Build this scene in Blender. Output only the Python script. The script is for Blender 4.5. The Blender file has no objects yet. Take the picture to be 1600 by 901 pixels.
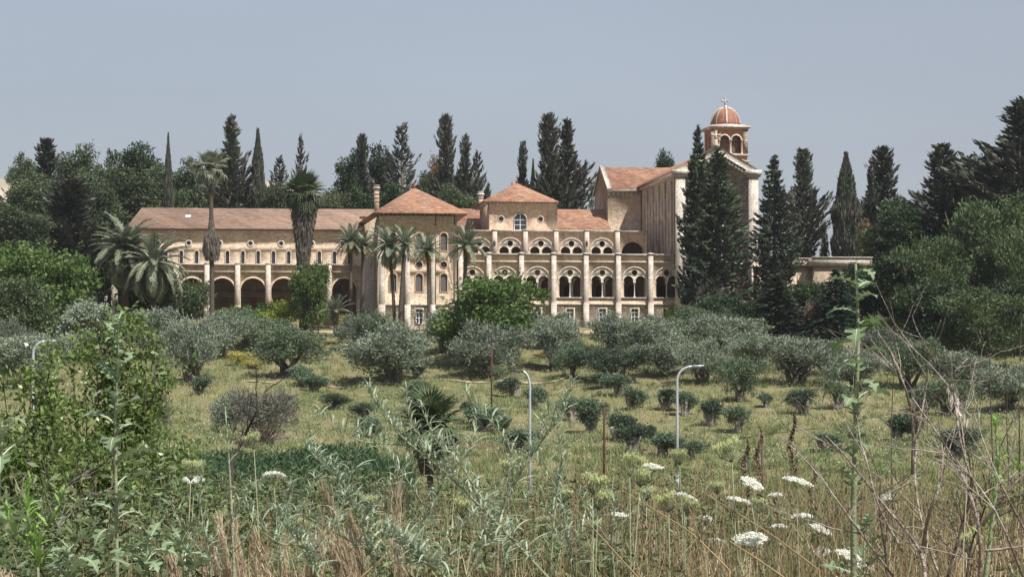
import bpy, math, random
import numpy as np
from mathutils import Vector, Matrix
from mathutils.geometry import tessellate_polygon

# ---------------------------------------------------------------- camera, sky, sun, exposure
SC = bpy.context.scene
COL = SC.collection
F = 3111.0                       # focal length in photo pixels (70 mm on a 36 mm sensor, 1600 px wide)
PITCH = math.atan(69.5 / F)      # the horizon lies at photo row 520
cam = bpy.data.cameras.new('camera')
cam.lens = 70.0; cam.sensor_width = 36.0; cam.clip_start = 0.05; cam.clip_end = 20000
camo = bpy.data.objects.new('camera', cam); COL.objects.link(camo)
camo.location = (0, 0, 0); camo.rotation_euler = (math.pi / 2 + PITCH, 0, 0)
SC.camera = camo
cam.dof.use_dof = False

SUN_AZ, SUN_EL = math.radians(136), math.radians(55)
W = bpy.data.worlds.new('World'); SC.world = W; W.use_nodes = True
wn = W.node_tree.nodes; wl = W.node_tree.links
bg = wn['Background']; bg.inputs['Strength'].default_value = 0.105
sky = wn.new('ShaderNodeTexSky'); sky.sky_type = 'NISHITA'; sky.sun_disc = False
sky.sun_elevation = SUN_EL; sky.sun_rotation = SUN_AZ
sky.altitude = 100; sky.air_density = 1.0; sky.dust_density = 2.2; sky.ozone_density = 3.0
hz = wn.new('ShaderNodeMix'); hz.data_type = 'RGBA'; hz.inputs[0].default_value = 0.7
hz.inputs[7].default_value = (3.0, 3.08, 3.42, 1)            # even grey-blue veil of dusty air
wl.new(sky.outputs[0], hz.inputs[6])
stc = wn.new('ShaderNodeTexCoord'); smp = wn.new('ShaderNodeMapping'); smp.inputs['Scale'].default_value = (1, 1, 3.5); wl.new(stc.outputs['Generated'], smp.inputs[0])
sno = wn.new('ShaderNodeTexNoise'); sno.inputs['Scale'].default_value = 3.2; sno.inputs['Detail'].default_value = 6; wl.new(smp.outputs[0], sno.inputs['Vector'])
smr = wn.new('ShaderNodeMapRange'); smr.inputs['To Min'].default_value = .9; smr.inputs['To Max'].default_value = 1.1; wl.new(sno.outputs[0], smr.inputs['Value'])
svm = wn.new('ShaderNodeVectorMath'); svm.operation = 'SCALE'; wl.new(hz.outputs[2], svm.inputs[0]); wl.new(smr.outputs[0], svm.inputs['Scale']); wl.new(svm.outputs[0], bg.inputs[0])

sun = bpy.data.lights.new('sun', 'SUN'); sun.energy = 5.0; sun.angle = math.radians(0.55); sun.color = (1, 0.955, 0.88)
suno = bpy.data.objects.new('sun', sun); COL.objects.link(suno)
sd = Vector((math.sin(SUN_AZ) * math.cos(SUN_EL), math.cos(SUN_AZ) * math.cos(SUN_EL), math.sin(SUN_EL)))
suno.rotation_euler = sd.to_track_quat('Z', 'Y').to_euler(); suno.location = (60, -40, 120)
SC.view_settings.view_transform = 'Standard'; SC.view_settings.look = 'None'
SC.view_settings.exposure = 0.48; SC.view_settings.gamma = 1.0; SC.view_settings.use_curve_mapping = False
SC.render.engine = 'CYCLES'; SC.cycles.max_bounces = 6; SC.cycles.transparent_max_bounces = 4
SC.cycles.diffuse_bounces = 3; SC.cycles.glossy_bounces = 2

# ---------------------------------------------------------------- helpers
def ray(px, py):
    a, b = (px - 800) / F, -(py - 450.5) / F
    c, s = math.cos(PITCH), math.sin(PITCH)
    return Vector((a, c - b * s, s + b * c))
def P(px, py, D):
    r = ray(px, py); return r * (D / r.y)

ZK = [(-60, -1.4), (0, -1.6), (8, -1.65), (16, -1.95), (24, -4), (45, -7.5), (75, -9.6), (110, -10.4), (150, -10.5), (190, -9.6), (215, -7.9),
      (240, -5.9), (265, -3.6), (285, -1.2), (300, .2), (312, .9), (325, 2.6), (345, 3.3), (420, 4.5), (600, 3), (1200, 0), (9000, -60)]
_zx = np.array([k[0] for k in ZK], float); _zz = np.array([k[1] for k in ZK], float)
def gz(x, y):
    x = np.asarray(x, float); y = np.asarray(y, float)
    yy = y + 5 * np.sin(x * .021 + 1) * ((y > 60) & (y < 290))
    z = np.interp(yy, _zx, _zz)
    m = np.clip((y - 40) / 60, 0, 1) * np.clip((300 - y) / 30, 0, 1)
    z = z + m * (.22 * np.sin(x * .31 + y * .13) + .15 * np.sin(x * .83 - y * .21 + 2) + .3 * np.sin(x * .07 + y * .05))
    z = z + np.clip((y - 5) / 10, 0, 1) * np.clip((60 - y) / 10, 0, 1) * .08 * np.sin(x * 1.1 + y * .9)
    return z
def ground(px, py, d0=60., d1=330.):
    r = ray(px, py); best = None
    for D in np.arange(d0, d1, .5):
        p = r * (D / r.y)
        if p.z <= float(gz(p.x, p.y)): return float(D)
    return d1

class G:
    """collects geometry, then builds ONE mesh"""
    def __init__(s): s.v = []; s.f = []; s.t = []; s.n = 0
    def add(s, V, Fa, tint=.5):
        V = np.asarray(V, float).reshape(-1, 3)
        s.v.append(V)
        groups = {}
        if isinstance(Fa, np.ndarray): groups[Fa.shape[1]] = Fa
        else:
            for f in Fa: groups.setdefault(len(f), []).append(f)
        for k, g in groups.items(): s.f.append(np.asarray(g, int) + s.n)
        s.t.append(np.full(len(V), tint, float) if np.isscalar(tint) else np.asarray(tint, float))
        s.n += len(V); return s
    def box(s, u0, u1, v0, v1, z0, z1, tint=.5):
        V = [(u, v, z) for z in (z0, z1) for v in (v0, v1) for u in (u0, u1)]
        return s.add(V, [(0, 2, 3, 1), (4, 5, 7, 6), (0, 1, 5, 4), (2, 6, 7, 3), (0, 4, 6, 2), (1, 3, 7, 5)], tint)
    def tube(s, pts, rad, n=6, tint=.5, cap=True):
        pts = np.asarray(pts, float); k = len(pts)
        rad = np.full(k, rad, float) if np.isscalar(rad) else np.asarray(rad, float)
        T = np.gradient(pts, axis=0); T /= np.linalg.norm(T, axis=1)[:, None] + 1e-9
        ref = np.eye(3)[int(np.argmin(np.abs(T).max(0)))]
        A = np.cross(T, ref); A /= np.linalg.norm(A, axis=1)[:, None] + 1e-9
        B_ = np.cross(T, A)
        a = np.arange(n) * 2 * math.pi / n
        V = pts[:, None] + rad[:, None, None] * (np.cos(a)[None, :, None] * A[:, None] + np.sin(a)[None, :, None] * B_[:, None])
        q = []
        for i in range(k - 1):
            for j in range(n):
                j2 = (j + 1) % n; q.append((i * n + j, i * n + j2, (i + 1) * n + j2, (i + 1) * n + j))
        if cap: q.append(tuple(range(n))[::-1]); q.append(tuple((k - 1) * n + j for j in range(n)))
        return s.add(V.reshape(-1, 3), q, tint)
    def lathe(s, prof, c=(0, 0, 0), n=16, tint=.5):
        V = []; q = []
        for r, z in prof:
            for j in range(n): V.append((c[0] + r * math.cos(2 * math.pi * j / n), c[1] + r * math.sin(2 * math.pi * j / n), c[2] + z))
        for i in range(len(prof) - 1):
            for j in range(n):
                j2 = (j + 1) % n; q.append((i * n + j, i * n + j2, (i + 1) * n + j2, (i + 1) * n + j))
        q.append(tuple(range(n))[::-1]); q.append(tuple((len(prof) - 1) * n + j for j in range(n)))
        return s.add(V, q, tint)
    def cards(s, pos, d, L, Wd, rng, tint=None, shape='diamond'):
        n = len(pos); d = d / (np.linalg.norm(d, axis=1)[:, None] + 1e-9)
        sd_ = np.cross(d, rng.normal(size=(n, 3))); sd_ /= np.linalg.norm(sd_, axis=1)[:, None] + 1e-9
        L = np.broadcast_to(L, (n,)) * rng.uniform(.7, 1.3, n); Wd = np.broadcast_to(Wd, (n,)) * rng.uniform(.7, 1.3, n)
        a = pos - d * L[:, None] * .5; b = pos + d * L[:, None] * .5; m = pos
        V = np.stack([a, m + sd_ * Wd[:, None] * .5, b, m - sd_ * Wd[:, None] * .5], 1).reshape(-1, 3)
        t = rng.uniform(0, 1, n) if tint is None else np.broadcast_to(tint, (n,))
        return s.add(V, np.arange(4 * n).reshape(n, 4), np.repeat(t, 4))
    def mesh(s, name, mat, smooth=False):
        me = bpy.data.meshes.new(name)
        V = np.concatenate(s.v); me.vertices.add(len(V)); me.vertices.foreach_set('co', V.ravel())
        li = np.concatenate([f.ravel() for f in s.f]); lt = np.concatenate([np.full(len(f), f.shape[1]) for f in s.f])
        me.loops.add(len(li)); me.loops.foreach_set('vertex_index', li.astype(np.int32))
        me.polygons.add(len(lt)); ls = np.concatenate([[0], np.cumsum(lt)[:-1]])
        me.polygons.foreach_set('loop_start', ls.astype(np.int32))
        if smooth: me.polygons.foreach_set('use_smooth', np.ones(len(lt), bool))
        me.update(calc_edges=True)
        at = me.attributes.new('tint', 'FLOAT', 'POINT'); at.data.foreach_set('value', np.concatenate(s.t).astype(np.float32))
        me.materials.append(mat); return me

def tag(o, label=None, cat=None, group=None, kind=None):
    if label: o['label'] = label
    if cat: o['category'] = cat
    if group: o['group'] = group
    if kind: o['kind'] = kind
    return o
def link(name, me, parent=None, loc=None, rot=None, scale=None):
    o = bpy.data.objects.new(name, me); COL.objects.link(o)
    if parent is not None: o.parent = parent
    if loc is not None: o.location = loc
    if rot is not None: o.rotation_euler = rot
    if scale is not None: o.scale = scale
    return o
def thing(name, label, cat, loc=(0, 0, 0), rotz=0, group=None, scale=None):
    return tag(link(name, None, None, loc, (0, 0, rotz), scale), label, cat, group)

# ---------------------------------------------------------------- materials
MAT = {}
def base(name, rough=.8):
    m = bpy.data.materials.new(name); m.use_nodes = True
    nt = m.node_tree; b = nt.nodes['Principled BSDF']; b.inputs['Roughness'].default_value = rough
    b.inputs['Specular IOR Level'].default_value = .25
    MAT[name] = m; return m, nt, b
def N(nt, t, **k):
    n = nt.nodes.new(t)
    for a, v in k.items(): setattr(n, a, v)
    return n
def mixc(nt, fac, a, b, mode='MIX'):
    m = N(nt, 'ShaderNodeMix', data_type='RGBA', blend_type=mode)
    for sock, v in ((0, fac), (6, a), (7, b)):
        if isinstance(v, bpy.types.NodeSocket): nt.links.new(v, m.inputs[sock])
        elif sock == 0: m.inputs[0].default_value = v
        else: m.inputs[sock].default_value = tuple(v) + (1,)
    return m.outputs[2]
def noise(nt, vec, scale, detail=4, lo=.35, hi=.65):
    n = N(nt, 'ShaderNodeTexNoise'); n.inputs['Scale'].default_value = scale; n.inputs['Detail'].default_value = detail
    if vec is not None: nt.links.new(vec, n.inputs['Vector'])
    r = N(nt, 'ShaderNodeMapRange'); r.inputs['From Min'].default_value = lo; r.inputs['From Max'].default_value = hi
    nt.links.new(n.outputs[0], r.inputs['Value']); return r.outputs[0]
def wallvec(nt, kx=1., kz=1.):
    tc = N(nt, 'ShaderNodeTexCoord'); sp = N(nt, 'ShaderNodeSeparateXYZ'); nt.links.new(tc.outputs['Object'], sp.inputs[0])
    ad = N(nt, 'ShaderNodeMath', operation='ADD'); nt.links.new(sp.outputs[0], ad.inputs[0]); nt.links.new(sp.outputs[1], ad.inputs[1])
    cb = N(nt, 'ShaderNodeCombineXYZ'); nt.links.new(ad.outputs[0], cb.inputs[0]); nt.links.new(sp.outputs[2], cb.inputs[1])
    mp = N(nt, 'ShaderNodeMapping'); mp.inputs['Scale'].default_value = (kx, kz, 1); nt.links.new(cb.outputs[0], mp.inputs[0])
    return mp.outputs[0], tc.outputs['Object']
def masonry(name, c1, c2, mort, bw=.62, rh=.3, stain=(.2, .16, .12), sa=.35, bump=.25, bri=.5, rough=.88):
    m, nt, b = base(name, rough)
    v, o = wallvec(nt)
    br = N(nt, 'ShaderNodeTexBrick'); nt.links.new(v, br.inputs['Vector'])
    br.inputs['Color1'].default_value = (*c1, 1); br.inputs['Color2'].default_value = (*c2, 1); br.inputs['Mortar'].default_value = (*mort, 1)
    br.inputs['Scale'].default_value = 1; br.inputs['Brick Width'].default_value = bw; br.inputs['Row Height'].default_value = rh
    br.inputs['Mortar Size'].default_value = .03; br.inputs['Mortar Smooth'].default_value = .3; br.inputs['Bias'].default_value = bri - .5
    n1 = noise(nt, o, .35, 6, .38, .68); c = mixc(nt, n1, br.outputs[0], stain)
    mx = c.node; mm = N(nt, 'ShaderNodeMath', operation='MULTIPLY'); mm.inputs[1].default_value = sa
    nt.links.new(n1, mm.inputs[0]); nt.links.new(mm.outputs[0], mx.inputs[0])
    n2 = noise(nt, o, 2.3, 5, .3, .7); c = mixc(nt, .5, c, mixc(nt, n2, (.62, .6, .58), (1.35, 1.36, 1.38)), 'MULTIPLY')
    mp = N(nt, 'ShaderNodeMapping'); mp.inputs['Scale'].default_value = (2.2, .16, 1); nt.links.new(v, mp.inputs[0])
    n4 = noise(nt, mp.outputs[0], 1, 5, .5, .72); c = mixc(nt, n4, c, mixc(nt, .5, c, (.6, .56, .52), 'MULTIPLY'))      # rain streaks
    # grain of single stones
    n3 = noise(nt, o, 9, 3, .3, .7); c = mixc(nt, .35, c, mixc(nt, n3, (.6, .6, .6), (1.4, 1.4, 1.4)), 'MULTIPLY')
    nt.links.new(c, b.inputs['Base Color'])
    bp = N(nt, 'ShaderNodeBump'); bp.inputs['Strength'].default_value = bump; bp.inputs['Distance'].default_value = .06
    h = N(nt, 'ShaderNodeMath', operation='SUBTRACT'); nt.links.new(n3, h.inputs[0]); nt.links.new(br.outputs['Fac'], h.inputs[1])
    nt.links.new(h.outputs[0], bp.inputs['Height']); nt.links.new(bp.outputs[0], b.inputs['Normal'])
    return m
def speckle(name, c1, c2, scale=3, rough=.85, bump=.2, c3=None):
    m, nt, b = base(name, rough)
    tc = N(nt, 'ShaderNodeTexCoord'); o = tc.outputs['Object']
    c = mixc(nt, noise(nt, o, scale, 6), c1, c2)
    if c3: c = mixc(nt, noise(nt, o, scale * .21, 5, .48, .7), c, c3)
    nt.links.new(c, b.inputs['Base Color'])
    bp = N(nt, 'ShaderNodeBump'); bp.inputs['Strength'].default_value = bump; bp.inputs['Distance'].default_value = .05
    nt.links.new(noise(nt, o, scale * 4, 4), bp.inputs['Height']); nt.links.new(bp.outputs[0], b.inputs['Normal'])
    return m
def roofmat(name, cols, rows=.33):
    m, nt, b = base(name, .8)
    v, o = wallvec(nt)
    br = N(nt, 'ShaderNodeTexBrick'); nt.links.new(v, br.inputs['Vector'])
    br.inputs['Color1'].default_value = (*cols[0], 1); br.inputs['Color2'].default_value = (*cols[1], 1); br.inputs['Mortar'].default_value = (*[x * .45 for x in cols[1]], 1)  # dark tile joints; the shadow line of each course is put into this colour
    br.inputs['Scale'].default_value = 1; br.inputs['Brick Width'].default_value = .34; br.inputs['Row Height'].default_value = rows * .62
    br.inputs['Mortar Size'].default_value = .042; br.inputs['Mortar Smooth'].default_value = .5
    n1 = noise(nt, v, 1.1, 5, .42, .6); c = mixc(nt, n1, br.outputs[0], cols[2])
    mx = c.node; mm = N(nt, 'ShaderNodeMath', operation='MULTIPLY'); mm.inputs[1].default_value = .6
    nt.links.new(n1, mm.inputs[0]); nt.links.new(mm.outputs[0], mx.inputs[0])
    c = mixc(nt, .8, c, mixc(nt, noise(nt, v, .28, 5, .3, .7), (.68, .66, .66), (1.3, 1.25, 1.2)), 'MULTIPLY')
    mp = N(nt, 'ShaderNodeMapping'); mp.inputs['Scale'].default_value = (.5, 3.4, 1); nt.links.new(v, mp.inputs[0])
    n3 = noise(nt, mp.outputs[0], 1.6, 4, .52, .66); c = mixc(nt, n3, c, cols[3])
    mx = c.node; mm = N(nt, 'ShaderNodeMath', operation='MULTIPLY'); mm.inputs[1].default_value = .5
    nt.links.new(n3, mm.inputs[0]); nt.links.new(mm.outputs[0], mx.inputs[0])
    nt.links.new(c, b.inputs['Base Color'])
    bp = N(nt, 'ShaderNodeBump'); bp.inputs['Strength'].default_value = .6; bp.inputs['Distance'].default_value = .08; bp.invert = True
    nt.links.new(br.outputs['Fac'], bp.inputs['Height']); nt.links.new(bp.outputs[0], b.inputs['Normal'])
    return m
def leafmat(name, c1, c2, rough=.55, trans=.25, c3=None, var=.25):
    m, nt, b = base(name, rough)
    b.inputs['Specular IOR Level'].default_value = .35
    a = N(nt, 'ShaderNodeAttribute', attribute_name='tint'); oi = N(nt, 'ShaderNodeObjectInfo')
    c = mixc(nt, a.outputs['Fac'], c1, c2)
    tc = N(nt, 'ShaderNodeTexCoord'); c = mixc(nt, noise(nt, tc.outputs['Object'], .9, 3), c, c3 or [x * .8 for x in c1])
    c.node.inputs[0].default_value = .5
    h = N(nt, 'ShaderNodeMapRange'); h.inputs['To Min'].default_value = 1 - var; h.inputs['To Max'].default_value = 1 + var
    nt.links.new(oi.outputs['Random'], h.inputs['Value'])
    vm = N(nt, 'ShaderNodeVectorMath', operation='SCALE'); nt.links.new(c, vm.inputs[0]); nt.links.new(h.outputs[0], vm.inputs['Scale'])
    nt.links.new(vm.outputs[0], b.inputs['Base Color'])
    if trans:
        tr = N(nt, 'ShaderNodeBsdfTranslucent'); nt.links.new(vm.outputs[0], tr.inputs[0])
        ms = N(nt, 'ShaderNodeMixShader'); ms.inputs[0].default_value = trans
        nt.links.new(b.outputs[0], ms.inputs[1]); nt.links.new(tr.outputs[0], ms.inputs[2])
        nt.links.new(ms.outputs[0], nt.nodes['Material Output'].inputs[0])
    return m

masonry('tan_stone', (.70, .56, .425), (.52, .405, .295), (.37, .29, .21), sa=.36)
masonry('brown_stone', (.60, .47, .355), (.48, .37, .275), (.30, .225, .16), sa=.4, bw=.7, rh=.32)
masonry('warm_stone', (.62, .455, .34), (.50, .365, .265), (.36, .26, .18), sa=.3)
masonry('rubble_stone', (.55, .48, .40), (.3, .24, .19), (.2, .16, .13), bw=.55, rh=.42, sa=.5, bump=.9)
masonry('orange_stone', (.50, .265, .165), (.41, .21, .13), (.32, .2, .14), sa=.15)
masonry('pale_stone', (.58, .51, .43), (.49, .42, .345), (.42, .37, .31), bw=.9, rh=.5, stain=(.3, .26, .22), sa=.38)
masonry('white_stone', (.63, .57, .50), (.50, .445, .385), (.36, .32, .28), bw=.7, rh=.42, stain=(.24, .21, .18), sa=.5)
speckle('grey_trim', (.50, .46, .41), (.36, .33, .29), 1.5, c3=(.6, .56, .5))
roofmat('tiles_old', [(.40, .26, .19), (.25, .155, .115), (.27, .215, .18), (.40, .27, .15)], .46)
roofmat('tiles_new', [(.50, .255, .155), (.28, .135, .085), (.23, .165, .125), (.52, .38, .28)], .46)
roofmat('dome_red', [(.42, .18, .115), (.27, .11, .075), (.28, .16, .12), (.46, .27, .19)], .5)
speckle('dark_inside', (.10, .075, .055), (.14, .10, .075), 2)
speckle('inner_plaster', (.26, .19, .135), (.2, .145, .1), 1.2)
speckle('louvre_wood', (.20, .085, .05), (.14, .06, .04), 6)
speckle('dirt', (.30, .25, .16), (.42, .35, .25), .8)
speckle('bark', (.085, .07, .055), (.14, .115, .09), 5, bump=.8)
speckle('olive_bark', (.11, .095, .08), (.21, .19, .165), 6, bump=.9)
speckle('pale_bark', (.42, .38, .34), (.2, .17, .145), 5, bump=.9)
speckle('palm_bark', (.15, .12, .095), (.085, .07, .055), 9, bump=.9)
speckle('rust', (.10, .04, .022), (.055, .03, .02), 6)
speckle('weathered_rail', (.16, .13, .10), (.09, .075, .06), 6)
m, nt, b = base('glass', .12); b.inputs['Base Color'].default_value = (.035, .037, .045, 1); b.inputs['Specular IOR Level'].default_value = .6
m, nt, b = base('milky_glass', .4); b.inputs['Base Color'].default_value = (.12, .11, .11, 1)
m, nt, b = base('white_paint', .5); b.inputs['Base Color'].default_value = (.75, .75, .75, 1)
m, nt, b = base('galvanised', .42); b.inputs['Base Color'].default_value = (.50, .52, .56, 1); b.inputs['Metallic'].default_value = .35
m, nt, b = base('lamp_dark', .5); b.inputs['Base Color'].default_value = (.05, .05, .055, 1)
m, nt, b = base('lamp_lens', .2); b.inputs['Base Color'].default_value = (.6, .6, .62, 1)
speckle('plant_stem', (.17, .20, .115), (.27, .29, .19), 20)
speckle('straw_stem', (.34, .27, .16), (.24, .19, .11), 20)
speckle('twig', (.15, .115, .10), (.40, .35, .31), 9, bump=.5)
speckle('dark_twig', (.045, .035, .032), (.085, .065, .06), 14)
leafmat('olive_leaf', (.08, .11, .07), (.29, .335, .25), c3=(.155, .185, .13), trans=.15, var=.38)
leafmat('olive_leaf_green', (.05, .08, .045), (.20, .265, .155), c3=(.10, .135, .075), trans=.15, var=.2)
leafmat('olive_leaf_dark', (.045, .08, .045), (.16, .215, .135), c3=(.085, .12, .07), trans=.15, var=.35)
leafmat('cypress_leaf', (.03, .044, .03), (.10, .12, .08), c3=(.08, .078, .06), trans=.1)
leafmat('brown_cypress', (.04, .035, .028), (.12, .10, .082), c3=(.05, .055, .035), trans=.1)
leafmat('norfolk_leaf', (.022, .046, .028), (.085, .125, .066), c3=(.045, .05, .03), trans=.1)
leafmat('spruce_leaf', (.014, .038, .02), (.05, .09, .042), trans=.12)
leafmat('dark_leaf', (.022, .046, .018), (.085, .13, .048), trans=.2)
leafmat('mid_leaf', (.045, .08, .032), (.14, .19, .08), c3=(.09, .12, .055))
leafmat('hill_leaf', (.038, .066, .028), (.135, .18, .08), c3=(.075, .095, .05))
leafmat('pine_leaf', (.03, .058, .02), (.135, .185, .068), c3=(.06, .092, .032), trans=.15)
leafmat('bright_leaf', (.045, .095, .022), (.17, .255, .065), c3=(.085, .135, .035), trans=.3)
leafmat('lime_leaf', (.13, .19, .025), (.30, .36, .07), c3=(.2, .24, .05), trans=.35)
leafmat('autumn_leaf', (.19, .12, .06), (.27, .19, .11), trans=.2)
leafmat('rosy_leaf', (.20, .12, .10), (.10, .12, .05), trans=.2)
leafmat('red_flower', (.35, .03, .05), (.45, .06, .09), trans=.2)
leafmat('grey_shrub', (.08, .088, .066), (.21, .215, .17), c3=(.12, .12, .095), trans=.15)
leafmat('dry_shrub', (.38, .26, .11), (.50, .38, .19), trans=.2)
leafmat('gold_shrub', (.30, .29, .08), (.42, .38, .13), trans=.2)
leafmat('palm_leaf', (.10, .125, .075), (.27, .29, .20), c3=(.16, .18, .11), rough=.45, trans=.2)
leafmat('palm_leaf_grey', (.10, .135, .085), (.27, .31, .21), c3=(.15, .18, .12), rough=.45, trans=.2)
leafmat('fan_leaf', (.028, .06, .028), (.095, .145, .06), c3=(.08, .085, .045), rough=.45, trans=.15)
leafmat('dead_frond', (.13, .11, .088), (.25, .215, .18), c3=(.10, .085, .07), trans=.1)
leafmat('date_fruit', (.42, .28, .05), (.55, .40, .09), trans=.1)
leafmat('meadow', (.14, .18, .06), (.58, .56, .33), c3=(.22, .27, .10), trans=.25, rough=.8)
nt = MAT['meadow'].node_tree; vm = [n for n in nt.nodes if n.type == 'VECT_MATH'][0]; src = vm.inputs[0].links[0].from_socket
tc = N(nt, 'ShaderNodeTexCoord'); c = mixc(nt, noise(nt, tc.outputs['Object'], .045, 4, .4, .62), src, (.12, .175, .055)); c.node.inputs[0].default_value = 0
n_ = noise(nt, tc.outputs['Object'], .06, 5, .42, .6); mx = N(nt, 'ShaderNodeMath', operation='MULTIPLY'); mx.inputs[1].default_value = .62; nt.links.new(n_, mx.inputs[0]); nt.links.new(mx.outputs[0], c.node.inputs[0])
c2_ = mixc(nt, noise(nt, tc.outputs['Object'], .11, 5, .6, .72), c, (.30, .225, .15)); nt.links.new(c2_, vm.inputs[0])
leafmat('reed_leaf', (.03, .07, .022), (.10, .18, .055), c3=(.05, .10, .05), trans=.25)
leafmat('bank_weed', (.05, .085, .035), (.24, .31, .14), c3=(.07, .105, .04), trans=.12)
leafmat('straw', (.085, .055, .025), (.60, .47, .27), c3=(.24, .17, .08), trans=.12, rough=.7)
leafmat('pink_grass', (.33, .26, .17), (.66, .56, .42), c3=(.46, .37, .25), trans=.3, rough=.8)
leafmat('green_blade', (.04, .08, .025), (.27, .36, .15), c3=(.15, .18, .09), trans=.3)
leafmat('shrub_leaf', (.08, .14, .035), (.28, .37, .12), c3=(.16, .23, .065), rough=.33, trans=.35)
leafmat('lettuce_leaf', (.10, .165, .08), (.23, .31, .18), c3=(.14, .21, .115), rough=.5, trans=.3, var=.12)
leafmat('midrib', (.52, .54, .36), (.62, .62, .45), trans=.1, var=.1)
leafmat('silver_leaf', (.07, .115, .06), (.42, .50, .37), c3=(.15, .20, .12), rough=.5, trans=.25)
leafmat('umbel_white', (.68, .69, .58), (.85, .86, .78), trans=.2, c3=(.82, .83, .76), var=.03)
leafmat('umbel_green', (.34, .38, .17), (.54, .57, .31), c3=(.42, .46, .22), trans=.2, var=.1)
leafmat('spiky_green', (.13, .26, .05), (.28, .44, .12), c3=(.2, .34, .08), trans=.35)
leafmat('dock_seed', (.13, .085, .055), (.30, .215, .14), trans=.1)
leafmat('bright_straw', (.45, .38, .22), (.78, .70, .50), trans=.25)
leafmat('oat', (.55, .50, .42), (.72, .67, .58), trans=.3)
# ---------------------------------------------------------------- the ground, the path and the far hill
xs = np.concatenate([-np.geomspace(2200, 70, 22), np.linspace(-66, 66, 67), np.geomspace(70, 2200, 22)])
ys = np.concatenate([np.linspace(-60, 4, 8), np.linspace(6, 60, 40), np.linspace(62, 345, 120), np.geomspace(350, 3000, 30)])
X, Y = np.meshgrid(xs, ys); Z = gz(X, Y)
g = G(); nx, ny = len(xs), len(ys)
idx = np.arange(nx * ny).reshape(ny, nx)
quads = np.stack([idx[:-1, :-1], idx[:-1, 1:], idx[1:, 1:], idx[1:, :-1]], -1).reshape(-1, 4)
g.add(np.stack([X, Y, Z], -1).reshape(-1, 3), quads)
m, nt, b = base('ground_soil', .95)
tc = N(nt, 'ShaderNodeTexCoord'); o = tc.outputs['Object']
c = mixc(nt, noise(nt, o, .05, 6, .4, .6), (.14, .13, .06), (.20, .17, .095))
c = mixc(nt, noise(nt, o, .35, 5, .5, .66), c, (.30, .225, .135)); c = mixc(nt, noise(nt, o, 2.5, 5, .3, .7), c, (.14, .14, .06))
c.node.inputs[0].default_value = .5
nt.links.new(c, b.inputs['Base Color'])
tag(link('ground', g.mesh('ground', MAT['ground_soil'], True)), 'sloping grassy ground of the olive grove below the monastery', None, None, 'structure')

def strip(name, pts, w, mat, label, rng):
    g = G(); V = []; q = []
    for i, (x, y) in enumerate(pts):
        ww = w * rng.uniform(.6, 1.3)
        for k, t in enumerate(np.linspace(-1, 1, 5)):
            yy = y + t * ww * (1 if k in (1, 2, 3) else rng.uniform(.7, 1.3)) / 2; V.append((x, yy, float(gz(x, yy)) + .12))
    for i in range(len(pts) - 1):
        for k in range(4): q.append((i * 5 + k, (i + 1) * 5 + k, (i + 1) * 5 + k + 1, i * 5 + k + 1))
    g.add(V, q); return tag(link(name, g.mesh(name, MAT[mat], True)), label, None, None, 'structure')
rng = np.random.default_rng(5)
pp = []
for px, py in ((380, 596), (430, 600), (500, 602), (560, 604), (620, 601), (690, 594), (760, 598), (840, 600), (870, 596), (900, 586)):
    D = ground(px, py, 190); q = P(px, py, D); pp.append((q.x, q.y))
pts = []
for a, b_ in zip(pp[:-1], pp[1:]):
    for t in np.linspace(0, 1, 12, endpoint=False): pts.append((a[0] + (b_[0] - a[0]) * t, a[1] + (b_[1] - a[1]) * t))
strip('dirt_path', pts, 1.1, 'dirt', 'pale bare dirt path crossing below the front row of olive trees', rng)
q0 = P(480, 524, 299); strip('gravel_path', [(x, 299 + .3 * math.sin(x)) for x in np.arange(-36, 60, 1.5)], 5, 'dirt', 'pale gravel path at the foot of the monastery walls', rng)

xh = np.linspace(-1200, 900, 110); yh = np.linspace(640, 1500, 30); X, Y = np.meshgrid(xh, yh)
pxh = [-900, -400, -100, 0, 40, 90, 160, 250, 320, 380, 450, 520, 600, 800, 2000]; pyh = [330, 300, 290, 283, 285, 291, 296, 294, 288, 284, 296, 330, 370, 400, 430]
crest = np.interp(800 + X / 1000 * F, pxh, pyh); top = (520 - crest) / F * 1000
prof = np.interp(Y, [640, 1000, 1500], [0, 1, .75]); Z = -3 + (top + 3) * np.sin(prof * math.pi / 2) + 2.5 * np.sin(X * .05) * prof + 1.5 * np.sin(X * .13 + Y * .03) * prof
g = G(); idx = np.arange(X.size).reshape(X.shape)
g.add(np.stack([X, Y, Z], -1).reshape(-1, 3), np.stack([idx[:-1, :-1], idx[:-1, 1:], idx[1:, 1:], idx[1:, :-1]], -1).reshape(-1, 4))
speckle('hill_soil', (.42, .34, .29), (.30, .27, .2), .03, c3=(.18, .18, .12))
tag(link('hill', g.mesh('hill', MAT['hill_soil'], True)), 'dry pinkish hillside behind the trees on the skyline', None, None, 'structure')

# ---------------------------------------------------------------- building frame: u along the facade, v away from the viewer
TH = math.radians(6.0); O = Vector((0, 311, 0))
UH = Vector((math.cos(TH), math.sin(TH), 0)); VH = Vector((-math.sin(TH), math.cos(TH), 0))
def B(px, py, v):
    r = ray(px, py); t = (v + O.dot(VH)) / r.dot(VH); p = r * t - O; return p.dot(UH), p.z
def U(px, v): return B(px, 440, v)[0]
def Zp(px, py, v): return B(px, py, v)[1]
def S(px, py, u):
    r = ray(px, py); t = (u + O.dot(UH)) / r.dot(UH); p = r * t - O; return p.dot(VH), p.z
def building(name, label, cat): return thing(name, label, cat, O, TH)

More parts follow.
